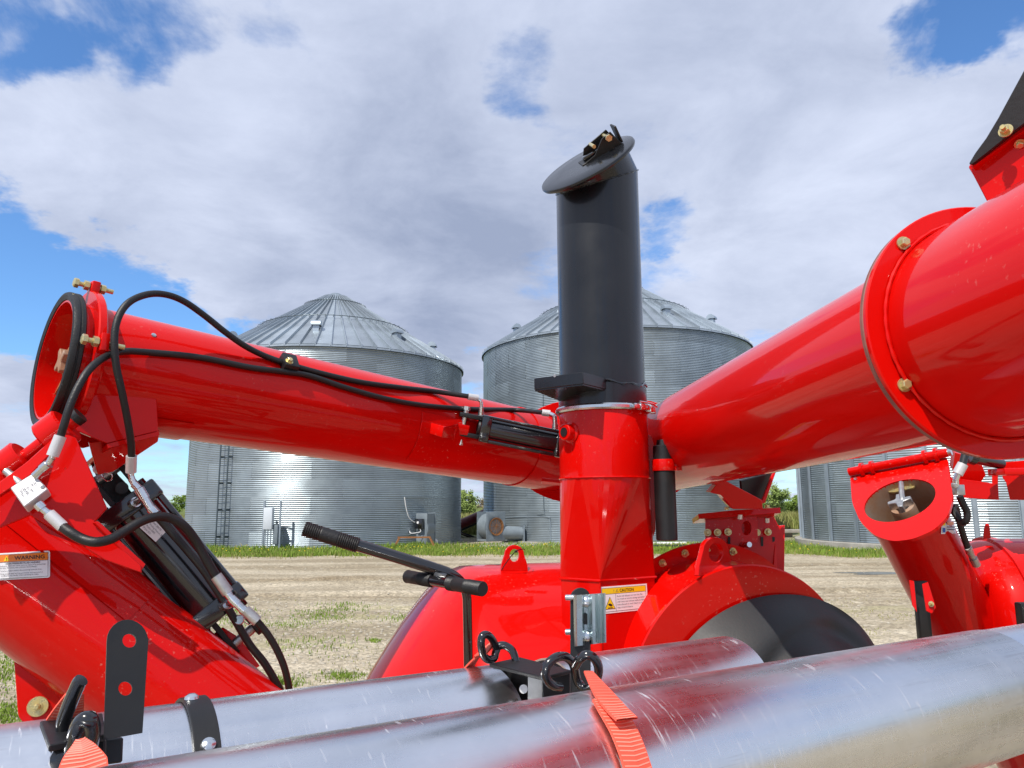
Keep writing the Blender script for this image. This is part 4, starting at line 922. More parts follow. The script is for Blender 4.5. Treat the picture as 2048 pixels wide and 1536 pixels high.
# hose clamp on the arm
hcp = obj('hose_clamp', MB().box(L.surf(578, 727, .012), L.nrm(L.surf(578, 727))*.016, L.D*.022, L.D.cross(L.nrm(L.surf(578, 727)))*.026), 'black_satin', armL, bevel=.003)
bolt(L.surf(578, 723, .028), L.nrm(L.surf(578, 723)), .015, hcp)
chain('hose_crimp', [P(936, 793, 2.55), P(956, 796, 2.56)], [.0115], 'alu_white', armL, 18)
chain('swivel_elbow', [P(954, 796, 2.56), P(962, 803, 2.56), P(963, 815, 2.56), P(962, 824, 2.56), P(962, 840, 2.56)], [.006, .006, .0085, .011], 'zinc', armL)
chain('hose_crimp', [P(1084, 825, 2.62), P(1100, 827, 2.62)], [.0115], 'alu_white', armL, 18)
chain('swivel_elbow', [P(1098, 827, 2.62), P(1109, 832, 2.60), P(1110, 848, 2.60), P(1110, 866, 2.60)], [.008, .009, .011], 'zinc', armL)
# swing cylinder
s0, s1 = P(972, 858, 2.56), P(1125, 889, 2.60); sdx = (s1-s0).normalized(); sf = -ray(1040, 870); sf = (sf-sdx*sf.dot(sdx)).normalized(); su = sf.cross(sdx); su = su if su.z > 0 else -su
sw = obj('swing_cylinder', MB().cyl(s0, s1, .042, n=36), 'gloss_black', VAC, 'small glossy black hydraulic cylinder beside the exhaust column')
obj('end_cap', MB().box(s0-sdx*.006, sdx*.018, sf*.044, su*.046), 'gloss_black', sw, bevel=.006)
obj('end_cap', MB().box(s1-sdx*.018, sdx*.014, sf*.044, su*.046), 'gloss_black', sw, bevel=.006)
for a in (-1, 1):
    for b in (-1, 1): obj('tie_rod', MB().cyl(s0+sf*.036*a+su*.040*b, s1+sf*.036*a+su*.040*b, .006, n=8), 'gloss_black', sw)
    ol = [P(955, 846 if a > 0 else 872, 2.55), P(972, 842 if a > 0 else 868, 2.55)]
    obj('clevis', MB().box(s0-sdx*.055+su*.032*a, sdx*.045, sf*.02, su*.008), 'black_satin', sw, bevel=.004)
obj('clevis_neck', MB().cyl(s0-sdx*.03, s0, .026, .034, 20), 'black_satin', sw)
pinp = s0-sdx*.08; obj('clevis_pin', MB().cyl(pinp+su*.058, pinp-su*.062, .010, n=14).lathe(pinp+su*.05, su, [(0, .014), (.012, .014), (.012, 0)], 6).lathe(pinp-su*.052, -su, [(0, .015), (.018, .015), (.018, 0)], 6), 'zinc', sw, smooth=25)
la = L.surf(856, 846, -.01); obj('cylinder_lug', MB().plate([la+su*.004+sf*0, la+sdx*.05+sf*.05, pinp-sdx*.02+sf*.022, pinp+sdx*.022+sf*.02, pinp+sdx*.026-sf*.018, pinp-sdx*.02-sf*.03, la-sf*.04+sdx*.1, la-sf*.04], su, .036), 'red_paint', armL, bevel=.003)

# --- exhaust column (vertical)
K0 = P(1205, 805, 2.40); KX, KY = K0.x, K0.y
def kz(v):      # height on the column axis seen at image row v
    q = V((KX, KY, 0))-CC; a = (768-v)/FPX; return -(q.dot(CU)-a*q.dot(CF))/(CU.z-a*CF.z)
RS = .1365
zb_, z_ring, z_sq, z_bot = kz(806), kz(829), kz(1152), .62
z_rd = kz(957)
stack = obj('exhaust_stack', MB(), 'black_paint', VAC, 'tall black exhaust stack with a tilted flap lid'); 
# mitred top
lid_c = P(1174, 327, 2.44); lid_n = (CR*(-.49)+CU*.775-CF*.43).normalized()
mc = P(1197, 364, 2.45); chord = (P(1281, 339, 2.45)-P(1114, 390, 2.45)).normalized(); vd = ray(1197, 364).normalized(); mn = chord.cross(vd); mn = mn.normalized() if mn.z > 0 else -mn.normalized()
mb = MB(); n_ = 72; lo_, hi_, tp_ = [], [], []
for i in range(n_):
    a = 2*math.pi*i/n_; e = V((math.cos(a), math.sin(a), 0)); b0 = V((KX, KY, z_ring+.012))+e*RS
    h_ = (mc-b0).dot(mn)/mn.z; m_ = b0+V((0, 0, h_)); lo_.append(b0); hi_.append(m_)
    tp_.append(m_+lid_n*max(.004, (lid_c-lid_n*.012-m_).dot(lid_n)))
mb.add(lo_+hi_, [(i, (i+1) % n_, n_+(i+1) % n_, n_+i) for i in range(n_)])
stack.data = mb.mesh('exhaust_stack'); stack.data.materials.append(MAT['black_paint'])
obj('outlet_elbow', MB().add(hi_+tp_, [(i, (i+1) % n_, n_+(i+1) % n_, n_+i) for i in range(n_)]), 'black_paint', stack)
obj('mitre_weld', MB().sweep([hi_[i % n_]+(hi_[i % n_]-V((KX, KY, hi_[i % n_].z))).normalized()*.001 for i in range(n_+1)], .0022, 6, 2, caps=False, rf=lambda t: .0022+.0009*math.sin(t*170)), 'black_paint', stack)
lid = obj('flap_lid', MB().lathe(lid_c, lid_n, [(-.012, 0), (-.012, .158), (-.010, .164), (-.004, .167), (.002, .165), (.004, .160), (.007, .10), (.008, 0)], 72), 'black_paint', VAC, 'round dark flap lid on top of the exhaust stack')
# hinge bracket on the lid
lx = (chord-lid_n*chord.dot(lid_n)).normalized(); ly = lid_n.cross(lx); hc_ = lid_c+lid_n*.006+lx*.06
for sgn, nm in ((-1, 'hinge_ear'), (1, 'hinge_ear')):
    b0 = hc_+ly*.028*sgn; ol = [b0-lx*.062, b0-lx*.064+lid_n*.006, b0-lx*.045+lid_n*.036, b0+lx*.045+lid_n*.052, b0+lx*.062+lid_n*.0] if sgn > 0 else [b0-lx*.062, b0-lx*.064+lid_n*.006, b0-lx*.03+lid_n*.012, b0+lx*.012+lid_n*.046, b0+lx*.045+lid_n*.052, b0+lx*.062+lid_n*.0]
    obj(nm, MB().plate(ol, ly, .005), 'black_satin', lid, bevel=.001, seg=1)
obj('hinge_base', MB().box(hc_-lx*.02+lid_n*.002, lx*.06, ly*.032, lid_n*.003), 'black_satin', lid, bevel=.001, seg=1)
obj('hinge_bolt', MB().cyl(hc_+lx*.03+lid_n*.04-ly*.05, hc_+lx*.03+lid_n*.04+ly*.045, .006, n=12).lathe(hc_+lx*.03+lid_n*.04-ly*.042, -ly, [(0, .011), (.01, .011), (.01, 0)], 6), 'yellow_zinc', lid, smooth=25)
obj('cross_bolt', MB().cyl(hc_-lx*.02+lid_n*.036-ly*.03, hc_-lx*.02+lid_n*.036+ly*.03, .006, n=10), 'yellow_zinc', lid)
obj('counterweight', MB().box(hc_-lx*.035+lid_n*.012-ly*.004, lx*.032, ly*.012, lid_n*.008), 'gloss_black', lid, bevel=.004)
obj('wear_plate', MB().box(hc_+lx*.066+lid_n*.03, lid_n*.028, ly*.03, lx*.003), 'black_satin', lid, bevel=.001, seg=1)
# lower sleeve, weld and clamp
K = V((KX, KY, 0))
obj('sleeve', MB().lathe(K, ZU, [(z_ring+.004, RS+.0005), (z_ring+.004, RS+.004), (kz(778), RS+.0035), (kz(776), RS)], 72), 'black_paint', stack)
obj('weld_bead', MB().sweep([K+V((math.cos(a)*(RS+.003), math.sin(a)*(RS+.003), kz(776)+.006*math.sin(3*a+1.2)+.003*math.sin(11*a))) for a in [2*math.pi*i/60 for i in range(61)]], .004, 6, 3, caps=False, rf=lambda t: .004+.0013*math.sin(t*150)), 'gloss_black', stack)
# bracket on the stack: bent flat bar
bq = [P(1120, 789, 2.36), P(1070, 768, 2.27), P(1166, 756, 2.175), P(1217, 769, 2.285)]
hs = .0175
def strip(pts, up_, th):
    vs_ = []; fs_ = []
    for i, p in enumerate(pts):
        d = (pts[min(i+1, len(pts)-1)]-pts[max(i-1, 0)]).normalized(); s_ = d.cross(ZU).normalized()*th/2
        vs_ += [p-s_-ZU*up_, p+s_-ZU*up_, p+s_+ZU*up_, p-s_+ZU*up_]
    for i in range(len(pts)-1):
        for k in range(4): fs_.append((i*4+k, i*4+(k+1) % 4, i*4+4+(k+1) % 4, i*4+4+k))
    fs_ += [(0, 1, 2, 3), tuple(reversed(range(len(vs_)-4, len(vs_))))]
    return MB().add(vs_, fs_)
sbr = obj('stack_bracket', strip(bq, hs, .007), 'black_paint', stack, bevel=.0015, seg=1)
lowb = [q-ZU*hs for q in bq]; lowb.append(lowb[0]+(lowb[3]-lowb[0])*.5+V((0, .02, 0)))
obj('bracket_floor', MB().plate([lowb[0], lowb[1], lowb[2], lowb[3]], ZU, .004), 'black_paint', stack)
bh = P(1111, 752, 2.19); bn = (bq[2]-bq[1]).cross(ZU); bn = bn if bn.dot(ray(1111, 752)) < 0 else -bn
obj('bracket_hole', MB().cyl(onpl(1111, 752, bq[1], bn.normalized())+bn.normalized()*.002, onpl(1111, 752, bq[1], bn.normalized())+bn.normalized()*.0048, .0045, n=12), 'steel_dull', stack)
# band clamp
zc = kz(823)
cl = obj('band_clamp', MB().lathe(K, ZU, [(zc-.008, RS+.004), (zc-.009, RS+.010), (zc-.004, RS+.014), (zc+.004, RS+.014), (zc+.009, RS+.010), (zc+.008, RS+.004)], 80, closed=True), 'zinc', VAC, 'shiny band clamp joining black stack and red column')
la_ = [K+V((math.cos(a)*(RS+.021), math.sin(a)*(RS+.021), zc)) for a in [rad(-62+k*9) for k in range(7)]]
for i, (h_, w_) in enumerate(((.008, .010), (.011, .012), (.009, .010), (.013, .013), (.010, .012), (.012, .013))):
    p, q = la_[i], la_[i+1]; d = (q-p); r_ = V((d.y, -d.x, 0)).normalized(); obj('latch_piece', MB().box((p+q)/2, d*.46, r_*w_*.7, ZU*h_), 'zinc', cl, bevel=.002)
obj('latch_screw', MB().sweep([la_[1]+ZU*.012+V((.0, -.015, 0)), la_[3]+ZU*.01+V((.01, -.012, 0)), la_[5]+ZU*.006+V((.012, -.01, 0))], .003, 6, 3), 'zinc', cl)
bolt(la_[3]+V((.005, -.012, 0)), V((.5, -.85, 0)), .008, cl, 'zinc', washer=False)
# round-to-square column
RC = .1405
colm = obj('exhaust_column', MB().lathe(K, ZU, [(z_rd, RC), (z_ring-.002, RC), (z_ring+.003, RC-.002), (z_ring+.003, RC-.02)], 72), 'red_paint', VAC, 'red round to square exhaust column under the black stack')
cf = onpl(1200, 1163, P(1200, 1163, 2.215), CF); cl_ = P(1121, 1156, 2.30); crn = P(1310, 1150, 2.33); sq0 = [V((q.x, q.y, 0)) for q in (cl_, cf, crn)]; sq0.append(sq0[0]+sq0[2]-sq0[1])
ring = [K+V((math.cos(a)*RC, math.sin(a)*RC, z_rd)) for a in [2*math.pi*i/48 for i in range(48)]]
zs = [proj_z for proj_z in (kz(1152),)*4]; SQ = [q+ZU*(z_sq-.005) for q in sq0]
mb = MB(); mb.add(ring+SQ, []); cent = sum(SQ, V())/4
def near(i):
    e = ring[i]-K; e.z = 0; e.normalize(); return max(range(4), key=lambda k: e.dot((SQ[k]-cent).normalized()))
own = [near(i) for i in range(48)]
for i in range(48):
    j = (i+1) % 48; mb.f.append((i, j, 48+own[i]))
    if own[i] != own[j]: mb.f.append((j, 48+own[j], 48+own[i]))
obj('transition', mb, 'red_paint', colm, smooth=7)
obj('round_weld', MB().sweep([q+(q-V((KX, KY, q.z))).normalized()*.001 for q in ring+ring[:1]], .0032, 6, 2, caps=False, rf=lambda t: .003+.0008*math.sin(t*200)), 'red_paint', colm)
bx = MB(); bx.add([q+ZU*(z_sq-.005) for q in sq0]+[q+ZU*z_bot for q in sq0], [(i, (i+1) % 4, 4+(i+1) % 4, 4+i) for i in range(4)]); obj('square_duct', bx, 'red_paint', colm, bevel=.004, seg=2)
obj('square_weld', MB().sweep([q+ZU*(z_sq-.005)+(q-V((cent.x, cent.y, 0))).normalized()*.002 for q in sq0+sq0[:1]], .0042, 6, 1, caps=False), 'red_paint', colm)
obj('corner_weld', MB().sweep([sq0[1]+(sq0[1]-V((cent.x, cent.y, 0))).normalized()*.001+ZU*(z_sq-.01-.02*i) for i in range(12)], .003, 6, 2), 'red_paint', colm)
# boss with plug
bp_ = P(1137, 870, 2.30); ba = V((-.78, -.62, 0)).normalized(); bp0 = K+ba*(RC-.01)+ZU*kz(870)
bs = obj('boss', MB().lathe(bp0, ba, [(0, .034), (.012, .032), (.016, .026), (.036, .0255), (.038, .023), (.038, 0)], 28), 'red_paint', colm); obj('boss_plug', MB().lathe(bp0+ba*.0385, ba, [(0, 0), (0, .0145), (.002, .0145), (.002, 0)], 20), 'black_satin', colm)
# caution decal on the right face of the duct
fn = (sq0[2]-sq0[1]).cross(ZU); fn = fn.normalized() if fn.dot(ray(1250, 1190)) < 0 else -fn.normalized()
def cmap(x, y, lift):
    s_ = x/100; t_ = y/52; a = V((1201.5+94*s_, 1228.5-10*s_, 0)); b = V((1199.5+93.5*s_, 1174-7*s_, 0)); q = a*(1-t_)+b*t_
    return onpl(q.x, q.y, sq0[1], fn)+fn*(.0012+lift)
cdl = obj('caution_decal', decal_sheet(cmap, 0, 0, 100, 52, 0, 1, 1), 'decal_white', VAC, 'white and yellow caution sticker on the exhaust column', smooth=0)
obj('border', decal_sheet(cmap, 3, 3, 97, 49, .0004, 1, 1), 'ink_soft', cdl, smooth=0); obj('text_field', decal_sheet(cmap, 3.7, 3.7, 96.3, 36.6, .0008, 1, 1), 'decal_white', cdl, smooth=0)
obj('header', decal_sheet(cmap, 3.7, 37.6, 96.3, 48.3, .0008, 1, 1), 'decal_yellow', cdl, smooth=0); obj('divider', decal_sheet(cmap, 32, 3.7, 32.6, 36.6, .0011, 1, 1), 'ink_soft', cdl, smooth=0)
obj('lettering', decal_text(cmap, 'CAUTION', 41, 40, 8.6, .0014, .012, 30), 'ink', cdl, smooth=0); obj('lettering', decal_text(cmap, '!', 28, 40, 7, .0014, .0), 'ink_soft', cdl, smooth=0)
def trim(a, b_, c, mt_, l): return obj('alert_triangle', MB().add([cmap(*a, l), cmap(*b_, l), cmap(*c, l)], [(0, 1, 2)]), mt_, cdl, smooth=0)
trim((8, 8), (31, 8), (19.5, 32), 'ink', .0012); trim((9.6, 9), (29.4, 9), (19.5, 30), 'decal_yellow', .0016); trim((32.5, 40), (38.5, 40), (35.5, 46), 'ink_soft', .0012); trim((33.6, 40.6), (37.4, 40.6), (35.5, 44.6), 'decal_yellow', .0015)
obj('hand_symbol', MB().add([cmap(x, y, .002) for x, y in ((15, 18), (19, 19.5), (24, 16.5), (24, 14), (20, 13.5), (16, 16))], [(0, 1, 2, 3, 4, 5)]), 'ink', cdl, smooth=0); obj('hot_surface_bar', decal_sheet(cmap, 14.5, 10, 24.5, 11.4, .002, 1, 1), 'ink', cdl, smooth=0)
for i, b_ in enumerate(('Rotor and exhaust are very hot. Do', 'not touch or service during operation', 'until rotor and exhaust surfaces have', 'been allowed to cool. Failure to do so', 'may result in burns.')): obj('lettering', decal_text(cmap, b_, 35, 30.5-i*5.5, 4.3, .0014, 0, (54, 58, 58, 59, 33)[i]), 'ink_soft', cdl, smooth=0)
# manual tube beside the column
mt0 = P(1327, 900, 2.34); Mx, My = mt0.x, mt0.y
def mzv(v):
    q = V((Mx, My, 0))-CC; a = (768-v)/FPX; return -(q.dot(CU)-a*q.dot(CF))/(CU.z-a*CF.z)
mt_ = obj('manual_tube', MB().lathe((Mx, My, 0), ZU, [(mzv(1081), 0), (mzv(1081), .029), (mzv(1079), .0325), (mzv(893), .0325), (mzv(891), .029), (mzv(891), .022), (mzv(880), .020), (mzv(880), 0)], 36), 'black_satin', VAC, 'black plastic canister clamped beside the exhaust column')
obj('tube_clamp', MB().lathe((Mx, My, 0), ZU, [(mzv(942), .033), (mzv(942), .0365), (mzv(919), .0365), (mzv(919), .033)], 36, closed=True).box(V((Mx+.042, My-.01, (mzv(942)+mzv(919))/2)), V((.012, 0, 0)), V((0, .012, 0)), ZU*(mzv(919)-mzv(942))*.5), 'red_paint', mt_, bevel=.002)
pxplate('tube_mount', [(1294, 868), (1304, 872), (1309, 890), (1311, 1060), (1302, 1085), (1294, 1080)], 2.36, 'red_paint', mt_, V((-.2, -1, 0)), .008, rs=3)

# --- right auger tube and its flanges
T = Cyl3((1312, 808), (1737, 560), (1456, 962), (1878, 887), .16)
tn = T.t(1970); tfar = T.t(1246)
ra = obj('discharge_auger', MB().lathe(T.A, T.D, [(tn, .155), (tn, .16), (tfar, .16), (tfar, .155)], 80, closed=True), 'red_paint', VAC, 'large red auger tube rising to the right from behind the column')
obj('far_flange_ring', MB().lathe(T.A, T.D, [(tfar-.02, .161), (tfar-.02, .20), (tfar-.005, .20), (tfar-.005, .161)], 64, closed=True), 'red_paint', ra)
nf_ = -T.D
for nm, ta, tb, rr in (('flange', .000, .010, .2025), ('mating_flange', -.012, -.0015, .2035)):
    obj(nm, MB().lathe(T.A, T.D, [(tn+ta, .1602), (tn+ta, rr-.002), (tn+ta+.002, rr), (tn+tb-.002, rr), (tn+tb, rr-.002), (tn+tb, .1602)], 96, closed=True), 'red_paint' if nm != 'flange' else 'primer_edge', ra)
fp = T.A+T.D*(tn-.013)
for u, v in ((1806, 487), (1808, 770)): q = onpl(u, v, fp, T.D); bolt(q, -T.D, .0138, ra)
for k in range(4):
    a = rad(20+k*40); e = T.nrm(T.A+ZU)*math.cos(a)+T.D.cross(T.nrm(T.A+ZU))*math.sin(a); bolt(fp+e*.189, -T.D, .0138, ra)
spt = obj('discharge_spout', MB().lathe(T.A, T.D, [(tn-.014, .172), (tn-.55, .172), (tn-.55, .165), (tn-.014, .165)], 96, closed=True), 'red_paint', VAC, 'wide red spout tube beyond the bolted flange at the right edge')
obj('weld_bead', MB().sweep([T.A+T.D*(tn-.017)+(T.nrm(T.A+ZU)*math.cos(a)+T.D.cross(T.nrm(T.A+ZU))*math.sin(a))*.175 for a in [2*math.pi*i/90 for i in range(91)]], .003, 6, 2, caps=False, rf=lambda t: .0032+.0005*math.sin(t*260)), 'red_paint', spt)
# oval joining flange behind the column
of = V((.05, -1, -.1)).normalized(); oc = []
for k in range(48):
    a = 2*math.pi*k/48; c_, s_ = math.cos(a), math.sin(a); oc.append((1212+186*abs(c_)**.8*(1 if c_ > 0 else -1), 903+108*abs(s_)**.8*(1 if s_ > 0 else -1)))
pxplate('joint_flange', oc, 3.02, 'red_paint', VAC, of, .015, at=(1212, 903))
pxplate('arm_stop', [(1083, 955), (1130, 961), (1130, 967), (1083, 962)], 2.62, 'red_paint', VAC, V((0, -1, .3)), .03)

# --- hood at the top right corner
hd_ = pxplate('hood_frame', [(1936, 334), (1941, 327), (2048, 252), (2150, 180), (2150, 340), (2048, 385), (1985, 420), (1972, 400), (1946, 350)], 1.16, 'red_paint', VAC, facing(1990, 320, (-.5, 0, .3)), .012, label='red frame under the dark hood', holes=())
pxplate('frame_lip', [(1938, 326), (2048, 246), (2150, 176), (2150, 190), (2048, 262), (1944, 336)], 1.145, 'red_paint', hd_, facing(1990, 320, (-.4, 0, .5)), .02)
pxplate('frame_window', [(1986, 320), (2050, 272), (2110, 235), (2110, 300), (2050, 318), (2012, 344)], 1.158, 'ink', hd_, facing(1990, 320, (-.5, 0, .3)), .002)
hh = [(1937, 328), (1950, 306), (1972, 276), (1996, 236), (2020, 190), (2048, 140), (2130, 10), (2200, 30), (2150, 178), (2048, 248), (1944, 330)]
hood = pxplate('hood', hh, 1.15, 'grey_plastic', VAC, facing(2000, 250, (-.35, 0, .15)), .012, label='dark grey plastic hood at the top right corner', at=(2000, 280))
bolt(P(2012, 262, 1.135), facing(2012, 262, (-.35, 0, .5)), .013, hood, nut=True); bolt(P(2040, 288, 1.15), facing(2040, 288, (0, 0, -.6)), .010, hood)

# --- lower auger at the right with its D-shaped hinge flange
Q = Cyl3((1757.5, 1082), (1844, 1247), (1914, 1062), (2005, 1247), .13)
tq0 = Q.t(1798); qd = Q.D; tq1 = Q.t(2080)
la2 = obj('intake_auger', MB().lathe(Q.A, Q.D, [(tq0+.004, .126), (tq0+.004, .13), (tq1, .13), (tq1, .126)], 64, closed=True), 'red_paint', VAC, 'short red intake auger with an open hinged end at the right')
obj('tube_lining', MB().lathe(Q.A, Q.D, [(tq0+.006, .1255), (tq0+.5, .1255), (tq0+.5, 0)], 48), 'primer_rust', la2, 'rusty bare steel inside the open intake auger')
pq = Q.A+Q.D*tq0; ol = pxl(round_poly([(1700, 948), (1894, 914), (1898, 940), (1906, 995), (1896, 1032), (1868, 1060), (1826, 1078), (1786, 1083), (1750, 1072), (1720, 1043), (1704, 1005)], [5, 6, 0, 10, 14, 14, 14, 14, 14, 12, 10]), pq, Q.D)
obj('hinge_flange', MB().plate(ol, -Q.D, .012, [circ(pq, Q.D, .1255, 72)]), 'red_paint', la2)
r0_, r1_ = onpl(1698, 944, pq-Q.D*.02, Q.D), onpl(1896, 905, pq-Q.D*.02, Q.D); rdx = (r1_-r0_).normalized()
rod = obj('hinge_rod', MB().cyl(r0_, r1_, .0165, n=24), 'red_paint', la2)
for f_ in (.2, .84):
    for o2 in (-.02, .02): c_ = r0_+(r1_-r0_)*f_+rdx*o2; obj('rod_collar', MB().cyl(c_-rdx*.006, c_+rdx*.006, .027, n=24), 'red_paint', la2)
obj('rod_bolt', MB().cyl(r1_, r1_+rdx*.012, .013, n=16), 'zinc', la2)
bolt(onpl(1711, 958, pq-Q.D*.002, Q.D), -Q.D, .010, la2, 'zinc')
# yoke and shaft inside
sy = Q.A+Q.D*(tq0+.06); obj('intake_shaft', MB().cyl(Q.A+Q.D*(tq0+.05), Q.A+Q.D*(tq0+.45), .024, n=18).lathe(Q.A+Q.D*(tq0+.03), Q.D, [(0, .026), (0, .042), (.012, .044), (.05, .044), (.05, .026)], 28, closed=True), 'primer_rust', la2)
st = []
ex_ = (CR-Q.D*CR.dot(Q.D)).normalized(); ey_ = Q.D.cross(ex_)
for k in range(16):
    a = 2*math.pi*k/16+.2; r_ = .042 if (k % 4) in (0, 1) else .02; st.append(Q.A+Q.D*(tq0+.0)+(ex_*math.cos(a)+ey_*math.sin(a))*r_)
obj('yoke_jaw', MB().plate(st, -Q.D, .035), 'steel_dull', la2, bevel=.002, seg=1)
obj('hanger_bar', MB().sweep([onpl(1802, 966, pq, Q.D), onpl(1804, 990, pq, Q.D), onpl(1806, 1004, pq+Q.D*.01, Q.D)], .010, 8, 2), 'steel_dull', la2)
hb_ = pxl(round_poly([(1773, 978), (1784, 969), (1820, 962), (1832, 966), (1828, 975), (1790, 984), (1776, 984)], 4), pq+Q.D*.03, Q.D); obj('hanger_plate', MB().plate(hb_, -Q.D, .006), 'yellow_zinc', la2)
for u, v in ((1784, 977), (1822, 969)): bolt(onpl(u, v, pq+Q.D*.028, Q.D), -Q.D, .010, la2)
# small decal on it
dpl = [(1884, 1042), (1908, 1041), (1912, 1067), (1882, 1068)]
sd_ = obj('safety_decal', MB().add([Q.surf(u, v, .0038) for u, v in dpl], [(0, 1, 2, 3)]), 'decal_white', la2, smooth=0)
for pts_, m_ in (([(1894, 1044), (1907, 1043), (1908, 1049), (1895, 1050)], 'decal_orange'), ([(1886, 1044), (1891, 1044), (1891, 1051), (1886, 1051)], 'decal_yellow'), ([(1886, 1056), (1891, 1056), (1891, 1065), (1886, 1065)], 'ink_blue'), ([(1894, 1053), (1909, 1053), (1910, 1055), (1894, 1055)], 'ink_soft'), ([(1894, 1058), (1909, 1058), (1910, 1060), (1894, 1060)], 'ink_soft')): obj('safety_print', MB().add([Q.surf(u, v, .0046) for u, v in pts_], [(0, 1, 2, 3)]), m_, la2, smooth=0)
# channel with black bar on its side
for pts_, d_ in (([(1818, 1160), (1828, 1162), (1834, 1225), (1824, 1210)], 2.60), ([(1844, 1168), (1856, 1164), (1872, 1215), (1864, 1228), (1852, 1222)], 2.58)): pxplate('bar_guide', pts_, d_, 'red_paint', la2, facing(1840, 1190), .012)
obj('stand_bar', MB().box(P(1848, 1260, 2.66), V((.022, 0, 0)), V((0, .012, 0)), ZU*.17), 'black_satin', la2, bevel=.002); bolt(P(1862, 1208, 2.57), facing(1862, 1208, (.4, 0, 0)), .012, la2, nut=True)
# bits below the right tube
pxplate('support_beam', [(1890, 965), (1900, 955), (1996, 968), (1998, 1000), (1930, 996), (1900, 985)], 2.9, 'red_paint', VAC, facing(1940, 980), .03)
bolt(P(1974, 989, 2.88), facing(1974, 989), .014, VAC, name='beam_bolt')
sb_ = pxplate('support_bracket', [(2003, 925), (2060, 920), (2060, 1000), (2020, 1000), (2012, 965), (2005, 955)], 2.85, 'red_paint', VAC, facing(2030, 960), .05)
obj('support_ledge', MB().box(P(2030, 944, 2.78), V((.07, 0, 0)), V((0, .05, 0)), ZU*.012), 'red_paint', sb_, bevel=.002)
pxplate('hinge_block', [(1910, 905), (1960, 920), (1972, 950), (1955, 975), (1925, 968), (1905, 940)], 2.95, 'red_paint', VAC, facing(1940, 940, (.2, 0, -.3)), .06)
pxplate('side_strap', [(1984, 940), (1996, 940), (1996, 985), (1984, 985)], 2.9, 'red_paint', VAC, facing(1990, 960), .02)
obj('small_cylinder', MB().cyl(P(1940, 915, 2.75), P(2002, 928, 2.8), .02, n=18).cyl(P(1938, 912, 2.75), P(1950, 916, 2.75), .028, n=16), 'gloss_black', VAC)
rh = obj('intake_hose', MB().sweep([P(1934, 880, 2.6), P(1931, 905, 2.58), P(1925, 930, 2.55)], .0125, 12, 5), 'rubber', VAC); chain('hose_crimp', [P(1926, 928, 2.55), P(1915, 948, 2.55)], [.017], 'alu_white', rh, 16); chain('elbow_fitting', [P(1916, 946, 2.55), P(1911, 960, 2.55), P(1912, 972, 2.55)], [.010, .010], 'zinc', rh)
obj('valve_body', MB().box(P(1917, 980, 2.56), V((.015, 0, 0)), V((0, .014, 0)), ZU*.018).cyl(P(1909, 966, 2.55), P(1909, 976, 2.55), .010), 'steel_dull', rh, bevel=.003)
obj('lower_loop', MB().sweep([P(1919, 992, 2.58), P(1926, 1008, 2.58), P(1934, 1025, 2.58), P(1932, 1042, 2.58), P(1922, 1044, 2.6), P(1912, 1030, 2.62), P(1906, 1018, 2.64)], .0115, 10, 6), 'rubber', rh)
obj('lower_line', MB().sweep([P(1911, 1012, 2.66), P(1918, 1040, 2.68), P(1928, 1075, 2.70), P(1938, 1100, 2.72), P(1948, 1122, 2.74)], .011, 10, 5), 'rubber', rh)
chain('line_fitting', [P(1936, 1095, 2.71), P(1940, 1105, 2.72), P(1946, 1116, 2.73), P(1953, 1130, 2.74)], [.013, .011, .0145], 'steel_dull', rh)
# red drum at the right edge
dra = P(1985, 1248, 3.0); rdm = obj('intake_housing', MB().lathe(dra, V((1, -.12, 0)), [(-.10, 0), (-.10, .26), (-.08, .30), (-.04, .325), (.04, .335), (.9, .335), (.9, 0)], 56), 'red_paint', VAC, 'red rounded housing at the right edge')
obj('housing_rim', MB().lathe(dra, V((1, -.12, 0)), [(.0, .328), (.0, .341), (.03, .341), (.03, .333)], 56), 'red_paint', rdm)
pxplate('lifting_lug', [(1966, 1078), (1969, 1052), (1974, 1046), (1979, 1050), (1982, 1076)], 2.98, 'red_paint', rdm, V((-.5, -1, 0)), .015, rs=[0, 4, 4, 4, 0])
obj('rubber_pad', MB().box(P(2062, 1232, 2.55), V((.042, 0, 0)), V((0, .02, 0)), ZU*.045), 'black_satin', VAC, bevel=.006)

# --- blower drum at the left of the column
da = P(1112, 1450, 2.60); dd_ = V((-.955, -.29, 0)).normalized(); DR = .548
prof = [(-.35, 0), (-.35, 1), (.26, 1), (.31, .997), (.345, .975), (.38, .93), (.42, .855), (.46, .765), (.50, .665), (.55, .53), (.60, .39), (.65, .22), (.68, .08), (.685, 0)]
drum = obj('blower_drum', MB().lathe(da, dd_, [(t*1.06, r*DR) for t, r in prof], 96), 'red_paint', VAC, 'big red rounded drum left of the exhaust column', smooth=60)
ltop = da+dd_*.20+V((0, 0, DR)); 
def lugplate(name, u0, v0, parent, d, wpx, hpx, hole, yaw=0.0, tilt=0.0):
    n = V((math.sin(yaw), -math.cos(yaw), 0)); out = []
    for k in range(15):
        a = math.pi*k/14; out.append((u0+wpx*.36*math.cos(a), v0-hpx+wpx*.36-wpx*.36*math.sin(a)))
    out = [(u0+wpx*.5, v0)]+[(u0+wpx*.48, v0-hpx*.25)]+out+[(u0-wpx*.48, v0-hpx*.25), (u0-wpx*.5, v0)]
    return pxplate(name, out, d, 'red_paint', parent, n, .014, holes=[(u0, v0-hpx*.60, hole, 1.35)], bevel=.002, at=(u0, v0))
lg = lugplate('lifting_lug', 1029, 1142, drum, 2.52, 54, 52, 9.5, rad(12))
